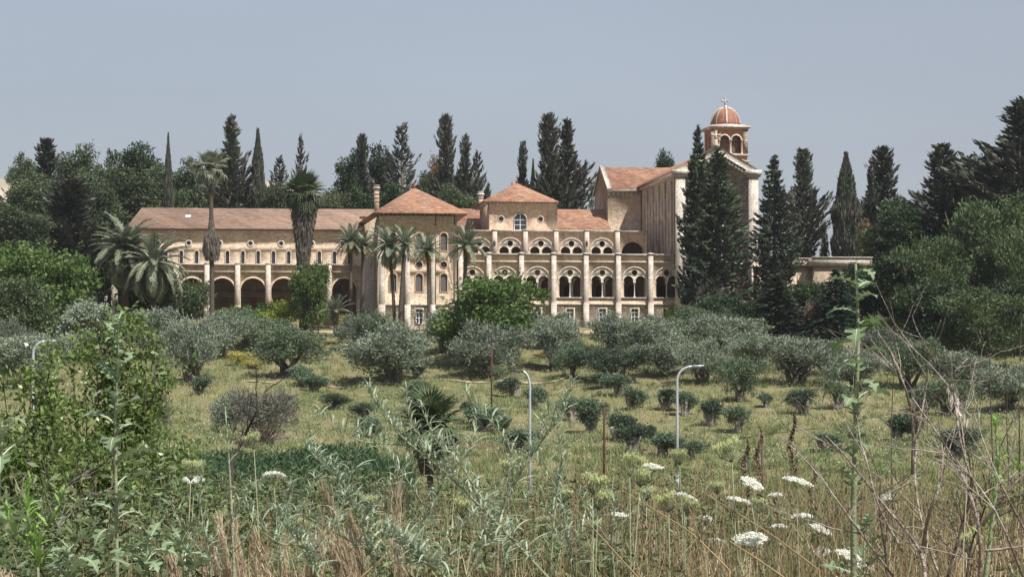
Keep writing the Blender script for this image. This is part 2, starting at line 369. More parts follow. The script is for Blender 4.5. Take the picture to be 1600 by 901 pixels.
front = lambda v0: (lambda a, b, d: (a, v0 + d, b))       # a wall seen from -v
left = lambda u0: (lambda a, b, d: (u0 + d, a, b))        # a wall seen from -u (a runs along v)
def panel(g, outer, holes, fr, th):
    """a wall slab of thickness th with real openings"""
    loops = [outer] + holes
    tri = tessellate_polygon([[Vector((p[0], p[1], 0)) for p in l] for l in loops])
    flat = [p for l in loops for p in l]; n = len(flat)
    V = [fr(p[0], p[1], 0) for p in flat] + [fr(p[0], p[1], th) for p in flat]
    f = [tuple(t) for t in tri] + [tuple(i + n for i in t[::-1]) for t in tri]
    k = 0
    for l in loops:
        for i in range(len(l)):
            j = (i + 1) % len(l); f.append((k + i, k + j, k + j + n, k + i + n))
        k += len(l)
    g.add(V, f)
def rect(a0, a1, b0, b1): return [(a0, b0), (a1, b0), (a1, b1), (a0, b1)]
def arch(c, w, z0, zs, n=10):
    r = w / 2; return [(c - r, z0), (c + r, z0)] + [(c + r * math.cos(t), zs + r * math.sin(t)) for t in np.linspace(0, math.pi, n + 1)]
def circ(c, z, r, n=14): return [(c + r * math.cos(t), z + r * math.sin(t)) for t in np.arange(n) * 2 * math.pi / n]
def ring(g, inner, outer, fr, th):
    n = len(inner); V = [fr(*p, 0) for p in inner] + [fr(*p, 0) for p in outer] + [fr(*p, th) for p in inner] + [fr(*p, th) for p in outer]
    f = []
    for i in range(n):
        j = (i + 1) % n
        f += [(i, j, n + j, n + i), (n + i, n + j, 3 * n + j, 3 * n + i), (2 * n + i, 2 * n + j, j, i)]
    g.add(V, f)
def grow(l, k):
    c = np.mean(np.array(l), 0); return [(p[0] + k * np.sign(p[0] - c[0]) * min(1, abs(p[0] - c[0]) * 3), p[1] + k * np.sign(p[1] - c[1]) * min(1, abs(p[1] - c[1]) * 3)) for p in l]
def fill(g, l, fr, d):
    g.add([fr(p[0], p[1], d) for p in l], [tuple(range(len(l)))])
def window(kind, w, h, par, loc, mat_pane='glass', side=False, bars=False, frame='pale_stone', fw=.16):
    """window part (stone surround) > pane, glazing_bar; meshes shared between alike windows. origin: sill centre, or circle centre"""
    key = (kind, round(w, 2), round(h, 2), mat_pane, side, bars, frame)
    fr = left(0) if side else front(0)
    if key not in WC:
        l = circ(0, 0, w / 2) if kind == 'round' else (arch(0, w, 0, h - w / 2) if kind == 'arch' else rect(-w / 2, w / 2, 0, h))
        a = G(); ring(a, l, grow(l, fw) if kind != 'round' else circ(0, 0, w / 2 + fw), lambda p, q, d: fr(p, q, d - .05), .3)
        p_ = G(); fill(p_, l, fr, .22)
        s_ = None
        if bars:
            s_ = G()
            f2 = lambda p, q, d: fr(p, q, d)
            for x in ((-w / 2 + .04, -w / 2 + .1), (-.04, .04), (w / 2 - .1, w / 2 - .04)): panel(s_, rect(x[0], x[1], 0, h - (w / 2 if abs(x[0]) > .1 and kind == 'arch' else .02)), [], lambda p, q, d: fr(p, q, d + .14), .06)
            for z in np.linspace(.02, h - w / 2, 3): panel(s_, rect(-w / 2 + .1, w / 2 - .1, z, z + .07), [], lambda p, q, d: fr(p, q, d + .15), .05)
        WC[key] = (a.mesh('window_surround', MAT[frame]), p_.mesh('pane', MAT[mat_pane]), s_.mesh('glazing_bar', MAT['white_paint']) if s_ else None)
    a, p_, s_ = WC[key]
    o = link('window', a, par, loc); link('pane', p_, o)
    if s_: link('glazing_bar', s_, o)
    return o
WC = {}
def hip(g, u0, u1, v0, v1, ze, zr, along='u', ea=None, ov=.0, th=.12):
    ea = ea if ea is not None else (v1 - v0 if along == 'u' else u1 - u0) / 2
    if along == 'u': r0, r1 = (u0 + ea, (v0 + v1) / 2, zr), (u1 - ea, (v0 + v1) / 2, zr)
    else: r0, r1 = ((u0 + u1) / 2, v0 + ea, zr), ((u0 + u1) / 2, v1 - ea, zr)
    V = [(u0, v0, ze), (u1, v0, ze), (u1, v1, ze), (u0, v1, ze), r0, r1, (u0, v0, ze - th), (u1, v0, ze - th), (u1, v1, ze - th), (u0, v1, ze - th)]
    if along == 'u': f = [(0, 1, 5, 4), (1, 2, 5), (2, 3, 4, 5), (3, 0, 4)]
    else: f = [(0, 1, 4), (1, 2, 5, 4), (2, 3, 5), (3, 0, 4, 5)]
    f += [(0, 6, 7, 1), (1, 7, 8, 2), (2, 8, 9, 3), (3, 9, 6, 0), (6, 9, 8, 7)]
    g.add(V, f)
def part(name, g, mat, par, loc=None, smooth=False): return link(name, g.mesh(name, MAT[mat], smooth), par, loc)

# tracery unit: arch head plate with two lights and an oculus, two side shafts; origin at the centre of the arch springing, R = 1.84
def tracery(full):
    R = 1.84; r = .76; cx = .96; zl = -.16; zb = -.42
    out = [(-R, zb)] + [(R * math.cos(t), R * math.sin(t)) for t in np.linspace(math.pi, 0, 21)] + [(R, zb)]
    out += [(cx + r, zb)] + [(cx + r * math.cos(t), zl + r * math.sin(t)) for t in np.linspace(0, math.pi, 13)] + [(cx - r, zb), (-cx + r, zb)]
    out += [(-cx + r * math.cos(t), zl + r * math.sin(t)) for t in np.linspace(0, math.pi, 13)] + [(-cx - r, zb)]
    g = G(); panel(g, out, [circ(0, 1.06, .47, 16)], front(0), .35)
    ring(g, circ(0, 1.06, .47, 16), circ(0, 1.06, .56, 16), front(-.04), .1)
    return g.mesh('tracery', MAT['pale_stone'])
TR = tracery(True)
def column_mesh(h, r=.1):
    g = G(); g.lathe([(r * 2.1, 0), (r * 2.1, .09), (r * 1.5, .18), (r, .26), (r * .92, h - .42), (r * 1.2, h - .38), (r * 1.9, h - .12), (r * 2.2, h - .08), (r * 2.2, h)], n=10)
    return g.mesh('column', MAT['white_stone'], True)

# ================================================================ arcaded south range
A = building('arcaded_monastery_range', 'two-tiered stone range with white buttresses and twin-arched gallery openings beside the church', 'building')
v = 0
c0, c6 = U(738, v), U(1042, v); cs = np.linspace(c0, c6, 7); pit = cs[1] - cs[0]
zg = Zp(915, 516, v) - 1.2; z475 = Zp(890, 475, v); zsill = Zp(890, 464.5, v); zarch = Zp(890, 418, v); z408 = Zp(890, 408.5, v); ztop = Zp(890, 398.5, v)
uL, uR = U(716, v), U(1063, v); R = 1.84; zsp = zarch - R
g = G()
for i, c in enumerate(cs):
    a0 = uL if i == 0 else c - pit / 2; a1 = uR if i == 6 else c + pit / 2
    panel(g, rect(a0, a1, z475, ztop), [arch(c, 2 * R, zsill, zsp, 20)], front(0), .6)
part('wall', g, 'tan_stone', A)
g = G()
lowwin = [1.05] * 7
for i, c in enumerate(cs):
    a0 = uL if i == 0 else c - pit / 2; a1 = uR if i == 6 else c + pit / 2
    panel(g, rect(a0, a1, zg, z475), [rect(c - .55, c + .55, z475 - 2.7, z475 - .75)], front(0.02), .6)
part('basement_wall', g, 'rubble_stone', A)
for c in cs: window('rect', 1.1, 1.95, A, (c, .02, z475 - 2.7), 'glass', bars=True, frame='pale_stone', fw=.2)
hcol = (zsp - .42) - zsill
CM = column_mesh(hcol)
for c in cs:
    t = link('tracery', TR, A, (c, .12, zsp))
    link('column', CM, t, (0, .18, -.42 - hcol))
    for s in (-1, 1): link('column', CM, t, (s * 1.74, .18, -.42 - hcol), None, (.7, .7, 1))
    g = G(); inner = [(R * math.cos(t_), R * math.sin(t_)) for t_ in np.linspace(0, math.pi, 24)]; outer = [((R + .2) * math.cos(t_), (R + .2) * math.sin(t_)) for t_ in np.linspace(0, math.pi, 24)]
g = G(); n = 24
V = []
for k, rr in ((0, R), (0, R + .2)):
    V += [(rr * math.cos(t_), -.05, rr * math.sin(t_)) for t_ in np.linspace(0, math.pi, n)]
V += [((R + .2) * math.cos(t_), .02, (R + .2) * math.sin(t_)) for t_ in np.linspace(0, math.pi, n)] + [((R) * math.cos(t_), .02, R * math.sin(t_)) for t_ in np.linspace(0, math.pi, n)]
g.add(V, [(i, i + 1, n + i + 1, n + i) for i in range(n - 1)] + [(n + i, n + i + 1, 2 * n + i + 1, 2 * n + i) for i in range(n - 1)] + [(3 * n + i, 3 * n + i + 1, i + 1, i) for i in range(n - 1)])
HM = g.mesh('arch_moulding', MAT['pale_stone'])
for c in cs: link('arch_moulding', HM, A, (c, -.002, zsp))
# sill, string and coping courses, cut between the buttresses
bw = .74
BX = [U(x, -.5) for x in (764, 815, 865.5, 916, 966.5, 1017)]
edges = [uL] + sum([[x - bw / 2, x + bw / 2] for x in BX], []) + [uR]
segs = list(zip(edges[0::2], edges[1::2]))
for nm, z0, z1, d in (('window_sill', zsill - .16, zsill + .02, .22), ('string_course', z475 - .1, z475 + .1, .12), ('string_course', z408 - .16, z408 + .1, .2), ('coping', ztop, ztop + .22, .28)):
    g = G()
    for a0, a1 in segs: g.box(a0 + .004, a1 - .004, -d, (.62 if nm == 'coping' else -.004), z0, z1)
    part(nm, g, 'white_stone' if nm in ('coping', 'window_sill') else 'pale_stone', A)
g = G()
def buttress(g, w, d, z0, z1, step):
    g.box(-w / 2, w / 2, -d, -.003, 0, z1 - z0)
    g.box(-w / 2 - .06, w / 2 + .06, -d - .1, -.003, 0, step)
    g.add([(-w / 2 - .06, -d - .1, step), (w / 2 + .06, -d - .1, step), (w / 2, -d - .003, step + .3), (-w / 2, -d - .003, step + .3)], [(0, 1, 2, 3)])
g = G(); buttress(g, bw, .6, zg, ztop + .1, z475 - zg)
BM = g.mesh('buttress', MAT['white_stone'])
g = G(); g.box(-.52, .52, -.72, .3, 0, .2); g.add([(-.5, -.7, .2), (.5, -.7, .2), (.5, .28, .2), (-.5, .28, .2), (0, -.3, .36)], [(0, 1, 4), (1, 2, 4), (2, 3, 4), (3, 0, 4)])
CAPM = g.mesh('buttress_cap', MAT['white_stone'])
for x in BX:
    o = link('buttress', BM, A, (x, 0, zg)); link('buttress_cap', CAPM, o, (0, 0, ztop + .1 - zg))
g = G(); g.box(uL - .02, uL + .7, -.6, -.003, zg, Zp(716, 384, v)); part('corner_pier', g, 'white_stone', A)
# gallery inside: floor, ceiling, back wall with doors, cross arches with round piercing
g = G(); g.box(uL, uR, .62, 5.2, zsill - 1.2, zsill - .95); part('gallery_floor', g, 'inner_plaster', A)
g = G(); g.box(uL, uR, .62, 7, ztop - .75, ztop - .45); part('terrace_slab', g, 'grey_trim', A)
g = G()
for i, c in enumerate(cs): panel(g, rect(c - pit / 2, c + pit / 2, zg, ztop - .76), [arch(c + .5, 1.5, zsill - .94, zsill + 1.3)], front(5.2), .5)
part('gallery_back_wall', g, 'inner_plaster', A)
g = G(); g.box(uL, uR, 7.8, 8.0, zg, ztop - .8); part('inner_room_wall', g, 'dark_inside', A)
for x in [(cs[i] + cs[i + 1]) / 2 for i in range(6)]:
    zc = ztop - .78; g = G()
    panel(g, rect(.62, 5.19, zsill - .94, zc), [arch(3.0, 3.1, zsill - .93, zsp - .55, 14), circ(2.9, zc - .62, .4)], left(x - .3), .6)
    part('cross_arch', g, 'pale_stone', A)
for c in cs[1:5]:
    g = G(); zc = ztop - .78; x0, x1 = c - pit / 2 + .002, c + pit / 2 - .002; hw_ = .28; m0 = c + .42; ra = pit / 2 - hw_ - .05
    out = [(m0 - hw_, zsill - .94), (m0 + hw_, zsill - .94), (m0 + hw_, zsp - .9)] + [(m0 + hw_ + ra * (1 - math.cos(t)), zsp - .9 + 1.5 * math.sin(t)) for t in np.linspace(.15, math.pi / 2, 8) if m0 + hw_ + ra * (1 - math.cos(t)) < x1] + [(x1, zsp + .75), (x1, zc), (x0, zc), (x0, zsp + .75)]
    out += [(m0 - hw_ - ra * (1 - math.cos(t)), zsp - .9 + 1.5 * math.sin(t)) for t in np.linspace(math.pi / 2, .15, 8) if m0 - hw_ - ra * (1 - math.cos(t)) > x0] + [(m0 - hw_, zsp - .9)]
    panel(g, out, [circ(m0, zsp - .15, .3)], front(1.7), .35); part('inner_arcade_pier', g, 'white_stone', A)

# upper tier
v2 = 7.0
cs2 = np.linspace(U(749, v2), U(941, v2), 5); pit2 = cs2[1] - cs2[0]; cl = U(989, v2)
zt2 = Zp(890, 362, v2); za2 = Zp(890, 373, v2); zs2 = za2 - R; zb2 = ztop - .44
uL2, uR2 = U(716, v2), U(1011, v2)
g = G()
for i, c in enumerate(cs2):
    a0 = uL2 if i == 0 else c - pit2 / 2
    panel(g, rect(a0, c + pit2 / 2, zb2, zt2), [arch(c, 2 * R, zb2 + .02, zs2, 20)], front(v2), .6)
panel(g, rect(cs2[-1] + pit2 / 2, uR2, zb2, zt2), [arch(cl, 3.7, zb2 + .02, Zp(989, 378, v2) - 1.85, 20)], front(v2), .6)
part('upper_wall', g, 'warm_stone', A)
for c in cs2:
    t = link('tracery', TR, A, (c, v2 + .12, zs2)); h2 = zs2 - .42 - zb2
    if c == cs2[0]: CM2 = column_mesh(h2)
    for s, k in ((0, 1), (-1.74, .7), (1.74, .7)): link('column', CM2, t, (s, .18, -.42 - h2), None, (k, k, 1))
    link('arch_moulding', HM, A, (c, v2 - .002, zs2))
BX2 = [U(x, v2 - .3) for x in (773, 821, 869, 917, 965)]
edges = [uL2] + sum([[x - .36, x + .36] for x in BX2], []) + [uR2]
g = G(); g2 = G()
for a0, a1 in zip(edges[0::2], edges[1::2]):
    g.box(a0 + .004, a1 - .004, v2 - .22, v2 + .62, zt2, zt2 + .2); g2.box(a0 + .004, a1 - .004, v2 - .1, v2 - .003, zb2, zb2 + .3)
part('coping', g, 'white_stone', A)
g = G(); g.box(-.36, .36, -.45, -.003, 0, zt2 + .12 - zb2); BM2 = g.mesh('buttress', MAT['pale_stone'])
g = G(); g.box(-.44, .44, -.53, .3, 0, .22); CAP2 = g.mesh('buttress_cap', MAT['white_stone'])
for x in BX2:
    o = link('buttress', BM2, A, (x, v2, zb2)); link('buttress_cap', CAP2, o, (0, 0, zt2 + .12 - zb2))
    g = G()
g = G(); g.lathe([(.1, 0), (.12, .1), (.2, .2), (.2, .7), (.12, .8), (.05, .95)], n=8); LM = g.mesh('wall_lantern', MAT['lamp_dark'])
for x in (BX2[0], BX2[3]): link('wall_lantern', LM, A, (x - .1, v2 - .85, zt2 - 2.4))
g = G(); g.box(uL2, uR2, v2 + .62, 28, zt2 - .7, zt2 - .45); part('upper_terrace_slab', g, 'grey_trim', A)
g = G(); g.box(uL2, uR2, v2 + 4.5, v2 + 5, zb2, zt2 - .71); part('gallery_back_wall', g, 'inner_plaster', A)
# rear roof between pavilion and transept, its wall
v3, v4 = 28.0, 36.0
uT = U(950, 31)      # transept's end wall
ze, zr = Zp(905, 357, v3), Zp(905, 327, v4)
g = G(); u0 = U(700, v3); V = [(u0, v3, ze), (uT - .003, v3, ze), (uT - .003, v4, zr), (u0, v4, zr), (u0, 2 * v4 - v3, ze), (uT - .003, 2 * v4 - v3, ze)]
V += [(p[0], p[1], p[2] - .2) for p in V]
g.add(V, [(0, 1, 2, 3), (3, 2, 5, 4), (6, 0, 3, 9), (0, 6, 7, 1), (7, 6, 9, 8), (8, 9, 10, 11)])
part('roof', g, 'tiles_new', A)
g = G(); g.box(u0, uT - .01, v3 + .5, v3 + 1, zt2 - .4, ze - .02); part('rear_wall', g, 'tan_stone', A)
g = G(); g.box(u0, uT + .4, v3 - .15, v3 + .02, ze - .32, ze - .2); part('gutter', g, 'pale_stone', A)

# ================================================================ pavilion with the arched window
M_ = building('roof_pavilion', 'square pavilion with pyramid tile roof and one white arched window above the arcades', 'building')
va, vb = 13.0, 30.0
ua, ub = U(764.5, va), U(871, va); zew = Zp(815, 317, va); zb = zt2 - .6
cw = U(813, va)
g = G(); zw0 = Zp(813, 359.5, va); hw = Zp(813, 334, va) - zw0; ww = 2.05
zo = Zp(783, 342, va)
panel(g, rect(ua, ub, zb, zew), [arch(cw, ww, zw0, zw0 + hw - ww / 2), circ(U(783, va), zo, .42), circ(U(844.5, va), zo, .42)], front(va), .5)
g.box(ub - .5, ub, va + .502, vb, zb, zew); g.box(ua, ub, vb + .002, vb + .5, zb, zew)
g.box(ua, ua + .5, va + .502, vb, zb, zew)
part('wall', g, 'warm_stone', M_)
window('arch', ww, hw, M_, (cw, va, zw0), 'glass', bars=True, frame='pale_stone', fw=.12)
for x in (783, 844.5): window('round', .84, .84, M_, (U(x, va), va, zo), 'glass', frame='pale_stone')
ov = 1.1
zee = Zp(812, 314.5, va - ov)
g = G(); hip(g, U(753, va - ov), U(873.5, va - ov), va - ov, vb + ov, zee, Zp(804, 286, va + 5.2), 'v', ea=6.2, th=.14)
part('roof', g, 'tiles_new', M_)
g = G()
for u in np.arange(ua, ub + .1, .62): g.box(u - .09, u + .09, va - ov + .12, va - .003, zee - .34, zee - .145)
for w_ in np.arange(va, vb, .62): g.box(ua - ov + .2, ua - .003, w_, w_ + .18, zee - .34, zee - .145)
tag(part('eave_bracket', g, 'grey_trim', M_), kind='stuff')
g = G(); uc = (U(753, va - ov) + U(873.5, va - ov)) / 2
zr_ = Zp(804, 286, va + 5.2)
for vv in (va - ov + 6.2, vb + ov - 6.2):
    g = G(); g.lathe([(.22, -.1), (.1, .25), (.2, .4), (.06, .6), (.02, 1.15)], (uc, vv, zr_), 8); part('finial', g, 'dome_red', M_)
def chimney(px, y0, y1, v_, w, label, dark):
    u_, z0 = B(px, y1, v_); z1 = Zp(px, y0, v_)
    C_ = building('chimney', label, 'chimney')
    g = G(); g.box(u_ - w / 2, u_ + w / 2, v_, v_ + w, z0 - 1.5, z1 - .6)
    for k in range(4): g.box(u_ - w / 2 - .07, u_ + w / 2 + .07, v_ - .07, v_ + w + .07, z0 + (z1 - z0) * (.25 + .17 * k), z0 + (z1 - z0) * (.25 + .17 * k) + .15)
    part('shaft', g, dark, C_)
    g = G(); g.box(u_ - w / 2 - .18, u_ + w / 2 + .18, v_ - .18, v_ + w + .18, z1 - .6, z1 - .35); g.box(u_ - w / 2, u_ + w / 2, v_, v_ + w, z1 - .35, z1 - .1)
    g.box(u_ - w / 2 - .1, u_ + w / 2 + .1, v_ - .1, v_ + w + .1, z1 - .1, z1)
    part('cap', g, 'grey_trim', C_)
chimney(751.5, 299, 314, 24, .75, 'short pale banded chimney beside the eave of the pavilion with the arched window', 'pale_stone')
chimney(588.5, 289, 324, 24, .8, 'tall dark banded chimney rising behind the corner tower roof', 'brown_stone')

# ================================================================ corner tower
T_ = building('corner_tower_wing', 'projecting three-storey tower wing with low pyramid tile roof and round-headed windows', 'building')
vt = -3.0; vd = 26.0
u0, u1 = U(592, vt), U(714, vt); ubk = U(567, vd)
zt = Zp(650, 337, vt); zgt = Zp(650, 517, vt) - 1.5; zs = Zp(650, 476, vt)
cx4 = [U(x, vt) for x in (614, 655, 693.5)]
W2 = 1.05
def zt_(y): return Zp(655, y, vt)
g = G(); holes = []
for i, c in enumerate(cx4):
    holes += [arch(c, W2, zt_(455.5), zt_(427.5) - W2 / 2), circ(c, zt_(413.5), .5)]
    holes += [arch(c, W2, zt_(391.5), zt_(364) - W2 / 2)]
panel(g, rect(u0, u1, zs, zt), holes, front(vt), .5)
g.box(u1 - .5, u1, vt + .502, vd, zs, zt)
n_ = len(g.v)
g.add([(u0, vt, zgt), (ubk, vd, zgt), (ubk + .5, vd, zgt), (u0 + .5, vt + .5, zgt), (u0, vt, zt), (ubk, vd, zt), (ubk + .5, vd, zt), (u0 + .5, vt + .5, zt)], [(1, 0, 4, 5), (3, 2, 6, 7), (4, 7, 6, 5), (0, 3, 7, 4)])
part('wall', g, 'tan_stone', T_)
g = G(); panel(g, rect(u0 - .02, u1, zgt, zs), [rect(c - .5, c + .5, zs - 2.9, zs - .7) for c in cx4[1:]], front(vt - .05), .55); part('basement_wall', g, 'rubble_stone', T_)
for c in cx4[1:]: window('rect', 1.0, 2.2, T_, (c, vt - .05, zs - 2.9), 'glass', bars=True, frame='white_stone', fw=.22)
for c in cx4:
    window('arch', W2, zt_(427.5) - zt_(455.5), T_, (c, vt, zt_(455.5)), 'milky_glass', frame='warm_stone')
    window('round', 1.0, 1.0, T_, (c, vt, zt_(413.5)), 'glass', frame='warm_stone')
    window('arch', W2, zt_(364) - zt_(391.5), T_, (c, vt, zt_(391.5)), 'milky_glass', frame='warm_stone')
PX = [(592, 601), (633, 640.5), (673.5, 679.5)]
for a, b_ in PX:
    g = G(); ua_, ub_ = U(a, vt - .4), U(b_, vt - .4); wz = zt_(384) if a < 600 else zt_(388)
    g.box(ua_, ub_, vt - .75, vt - .056, zgt, wz); g.box(ua_ - .08, ub_ + .08, vt - .95, vt - .056, zgt, zs + .01)
    g.add([(ua_, vt - .75, wz), (ub_, vt - .75, wz), (ub_, vt - .003, wz + .9), (ua_, vt - .003, wz + .9)], [(0, 1, 2, 3)])
    g.add([(ua_, vt - .75, wz), (ua_, vt - .003, wz + .9), (ua_, vt - .003, wz)], [(0, 1, 2)]); g.add([(ub_, vt - .75, wz), (ub_, vt - .003, wz), (ub_, vt - .003, wz + .9)], [(0, 1, 2)])
    part('buttress', g, 'white_stone', T_)
g = G(); e2 = [u0] + [U(x, vt - .4) for ab in PX for x in ab] + [u1]
for a0, a1 in ((U(601, vt), U(633, vt)), (U(641, vt), U(673, vt)), (U(680, vt), u1)): g.box(a0 + .05, a1 - .05, vt - .18, vt - .054, zs - .12, zs + .1)
part('string_course', g, 'pale_stone', T_)
# buttresses along the receding side
side = Vector((ubk - u0, vd - vt, 0)); L_ = side.length; side.normalize(); nrm = Vector((-side.y, side.x, 0))
if nrm.x > 0: nrm = -nrm
g = G()
for k in range(1, 6):
    p0 = Vector((u0, vt, 0)) + side * (L_ * k / 5.6)
    a = [p0, p0 + side * 1.0, p0 + side * 1.0 + nrm * .9, p0 + nrm * .9]
    zz = zt - 4.8
    V = [(q.x, q.y, zgt) for q in a] + [(a[0].x, a[0].y, zz + 1.2), (a[1].x, a[1].y, zz + 1.2), (a[2].x, a[2].y, zz), (a[3].x, a[3].y, zz)]
    g = G(); g.add(V, [(0, 1, 5, 4), (1, 2, 6, 5), (2, 3, 7, 6), (3, 0, 4, 7), (4, 5, 6, 7)]); part('buttress', g, 'pale_stone', T_)
zev = Zp(658, 332, vt - 1.2)
g = G()
eu0, eu1 = U(583, vt - 1.2), U(732, vt - 1.2); eb = U(559, vd + .5)
ap = B(647, 293, vt + 7.0); apb = (ap[0] - .8, vd - 7, ap[1])
V = [(eu0, vt - 1.2, zev), (eu1, vt - 1.2, zev), (eu1, vd + .8, zev), (eb, vd + .8, zev), (ap[0], vt + 7.0, ap[1]), apb]
V += [(p[0], p[1], p[2] - .16) for p in V[:4]]
g.add(V, [(0, 1, 4), (1, 2, 5, 4), (2, 3, 5), (3, 0, 4, 5), (0, 6, 7, 1), (1, 7, 8, 2), (3, 9, 6, 0), (6, 9, 8, 7)])
part('roof', g, 'tiles_new', T_)
g = G(); g.lathe([(.3, -.1), (.14, .2), (.26, .35), (.08, .6), (.02, 1.3)], (ap[0], vt + 7, ap[1]), 8); part('finial', g, 'dome_red', T_)
g = G()
for u in np.arange(u0, u1 + .9, .7): g.box(u - .08, u + .08, vt - 1.05, vt - .003, zev - .33, zev - .165)
tag(part('eave_bracket', g, 'grey_trim', T_), kind='stuff')
g = G(); g.tube([(U(680.5, vt) , vt - .12, zt_(476)), (U(680.5, vt), vt - .12, zt)], .06, 6); g.tube([(u1 - .4, vt - .1, zgt + 1), (u1 - .4, vt - .1, zt)], .07, 6); part('drainpipe', g, 'bark', T_)

# ================================================================ long west wing
L = building('long_arcaded_wing', 'long low wing with brownish tile roof, slit windows and a plain round-arched ground arcade', 'building')
vA, vW = 18.0, 23.0
zr0 = Zp(400, 325.5, 31.0); ze0 = Zp(400, 357, vW - 1.0)
ul, ur = U(196, vW - 1), U(600, vW - 1)
g = G(); ue = U(212, vW)
V = [(ul, vW - 1, ze0), (ur, vW - 1, ze0), (ur, 31, zr0), (U(221, 31), 31, zr0), (ul, 39, ze0), (ur, 39, ze0)]
V += [(p[0], p[1], p[2] - .16) for p in (V[0], V[1], V[5], V[4])]
g.add(V, [(0, 1, 2, 3), (3, 2, 5, 4), (4, 0, 3), (0, 6, 7, 1), (0, 4, 9, 6), (6, 9, 8, 7)])
rf = part('roof', g, 'tiles_old', L)
g = G(); u_, z_ = B(294, 335, 27); sl = (zr0 - ze0) / 9.0; zb_ = ze0 + sl * (27 - (vW - 1)) ; 
g.add([(u_ - .45, 26.6, ze0 + sl * 4.6 + .1), (u_ + .45, 26.6, ze0 + sl * 4.6 + .1), (u_ + .45, 27.6, ze0 + sl * 5.6 + .1), (u_ - .45, 27.6, ze0 + sl * 5.6 + .1)], [(0, 1, 2, 3)])
link('skylight', g.mesh('skylight', MAT['lamp_lens']), rf)
zW = lambda y: Zp(400, y, vW)
sx = np.linspace(U(283, vW), U(522.5, vW), 11); ps = sx[1] - sx[0]; sx = np.concatenate([[sx[0] - 3 * ps, sx[0] - 2 * ps, sx[0] - ps], sx, [sx[-1] + ps]])
ox = np.linspace(U(294.5, vW), U(487, vW), 5); po = ox[1] - ox[0]; ox = np.concatenate([[ox[0] - po], ox, [ox[-1] + po]])
zfl = zW(470)
g = G(); hs = []
for x in sx: hs.append(arch(x, .56, zW(411.8), zW(392.2) - .28, 6))
for x in ox: hs.append(circ(x, zW(380.3), .34, 12))
panel(g, rect(ue, ur - 1.5, zW(418), zW(358.5)), hs, front(vW), .45)
part('wall', g, 'tan_stone', L)
g = G(); g.box(ue, ue + .5, vW + .452, 38, zW(490), zW(358.5)); g.box(ue, ur, 37.5, 38, zW(490), zW(358.5)); part('rear_wall', g, 'tan_stone', L)
for x in sx: window('arch', .56, zW(392.2) - zW(411.8), L, (x, vW, zW(411.8)), 'glass', frame='pale_stone', fw=.2)
for x in ox: window('round', .68, .68, L, (x, vW, zW(380.3)), 'glass', frame='pale_stone', fw=.26)
g = G()
for u in np.arange(ue, ur - 2, .52): g.box(u - .1, u + .1, vW - .35, vW - .003, zW(363), zW(361))
g.box(ue - .2, ur - 1.5, vW - .42, vW - .003, zW(360.9), zW(359.3)); tag(part('eave_bracket', g, 'pale_stone', L), kind='stuff')
zA = lambda y: Zp(400, y, vA)
ac = np.linspace(U(347.5, vA), U(538, vA), 5); pa = ac[1] - ac[0]; ac = np.concatenate([[ac[0] - 3 * pa, ac[0] - 2 * pa, ac[0] - pa], ac]); zgA = zA(492) - 1
g = G(); RA = 1.98
for i, c in enumerate(ac): panel(g, rect(c - pa / 2, (c + pa / 2) if i < 7 else U(566, vA), zgA, zA(414)), [arch(c, 2 * RA, zgA + .01, zA(434.5) - RA, 18)], front(vA), .7)
part('arcade_wall', g, 'tan_stone', L)
g = G(); g.box(-.4, .4, -.35, -.003, 0, zA(411.5) - zgA); g.box(-.48, .48, -.45, -.003, 0, zA(477) - zgA); g.box(-.44, .44, -.42, -.003, zA(412.5) - zgA, zA(411) - zgA)
PM = g.mesh('pilaster', MAT['pale_stone'])
pil = [c - pa / 2 for c in ac]
for x in pil: link('pilaster', PM, L, (x, vA, zgA))
g = G(); g2 = G()
for i, c in enumerate(ac):
    a0, a1 = c - pa / 2 + .45, c + pa / 2 - .45
    g.box(a0, a1, vA - .2, vA + .72, zA(414), zA(412.6)); g2.box(a0, a1, vA - .16, vA - .003, zA(425.3), zA(423.6))
part('coping', g, 'white_stone', L); part('string_course', g2, 'pale_stone', L)
g = G(); n = 20; RB = RA + .28
V = [(rr * math.cos(t_), yv, rr * math.sin(t_)) for rr, yv in ((RA, -.04), (RB, -.04), (RB, .02)) for t_ in np.linspace(0, math.pi, n)]
g.add(V, [(i, i + 1, n + i + 1, n + i) for i in range(n - 1)] + [(n + i, n + i + 1, 2 * n + i + 1, 2 * n + i) for i in range(n - 1)])
HA = g.mesh('arch_moulding', MAT['tan_stone'])
for c in ac: link('arch_moulding', HA, L, (c, vA - .002, zA(434.5) - RA))
g = G(); hs = []
for i, c in enumerate(ac): hs += [circ(c, zA(449), .36), rect(c - .75, c + .75, zgA + .5, zA(463))]
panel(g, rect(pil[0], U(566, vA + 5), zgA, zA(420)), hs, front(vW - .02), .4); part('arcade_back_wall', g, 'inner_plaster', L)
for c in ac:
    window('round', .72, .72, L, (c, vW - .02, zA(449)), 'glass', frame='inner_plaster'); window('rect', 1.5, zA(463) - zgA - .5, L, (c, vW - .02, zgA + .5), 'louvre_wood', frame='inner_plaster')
g = G(); g.box(pil[0], U(566, vA), vA + .72, vW - .03, zA(419.5), zA(418)); part('terrace_slab', g, 'grey_trim', L)

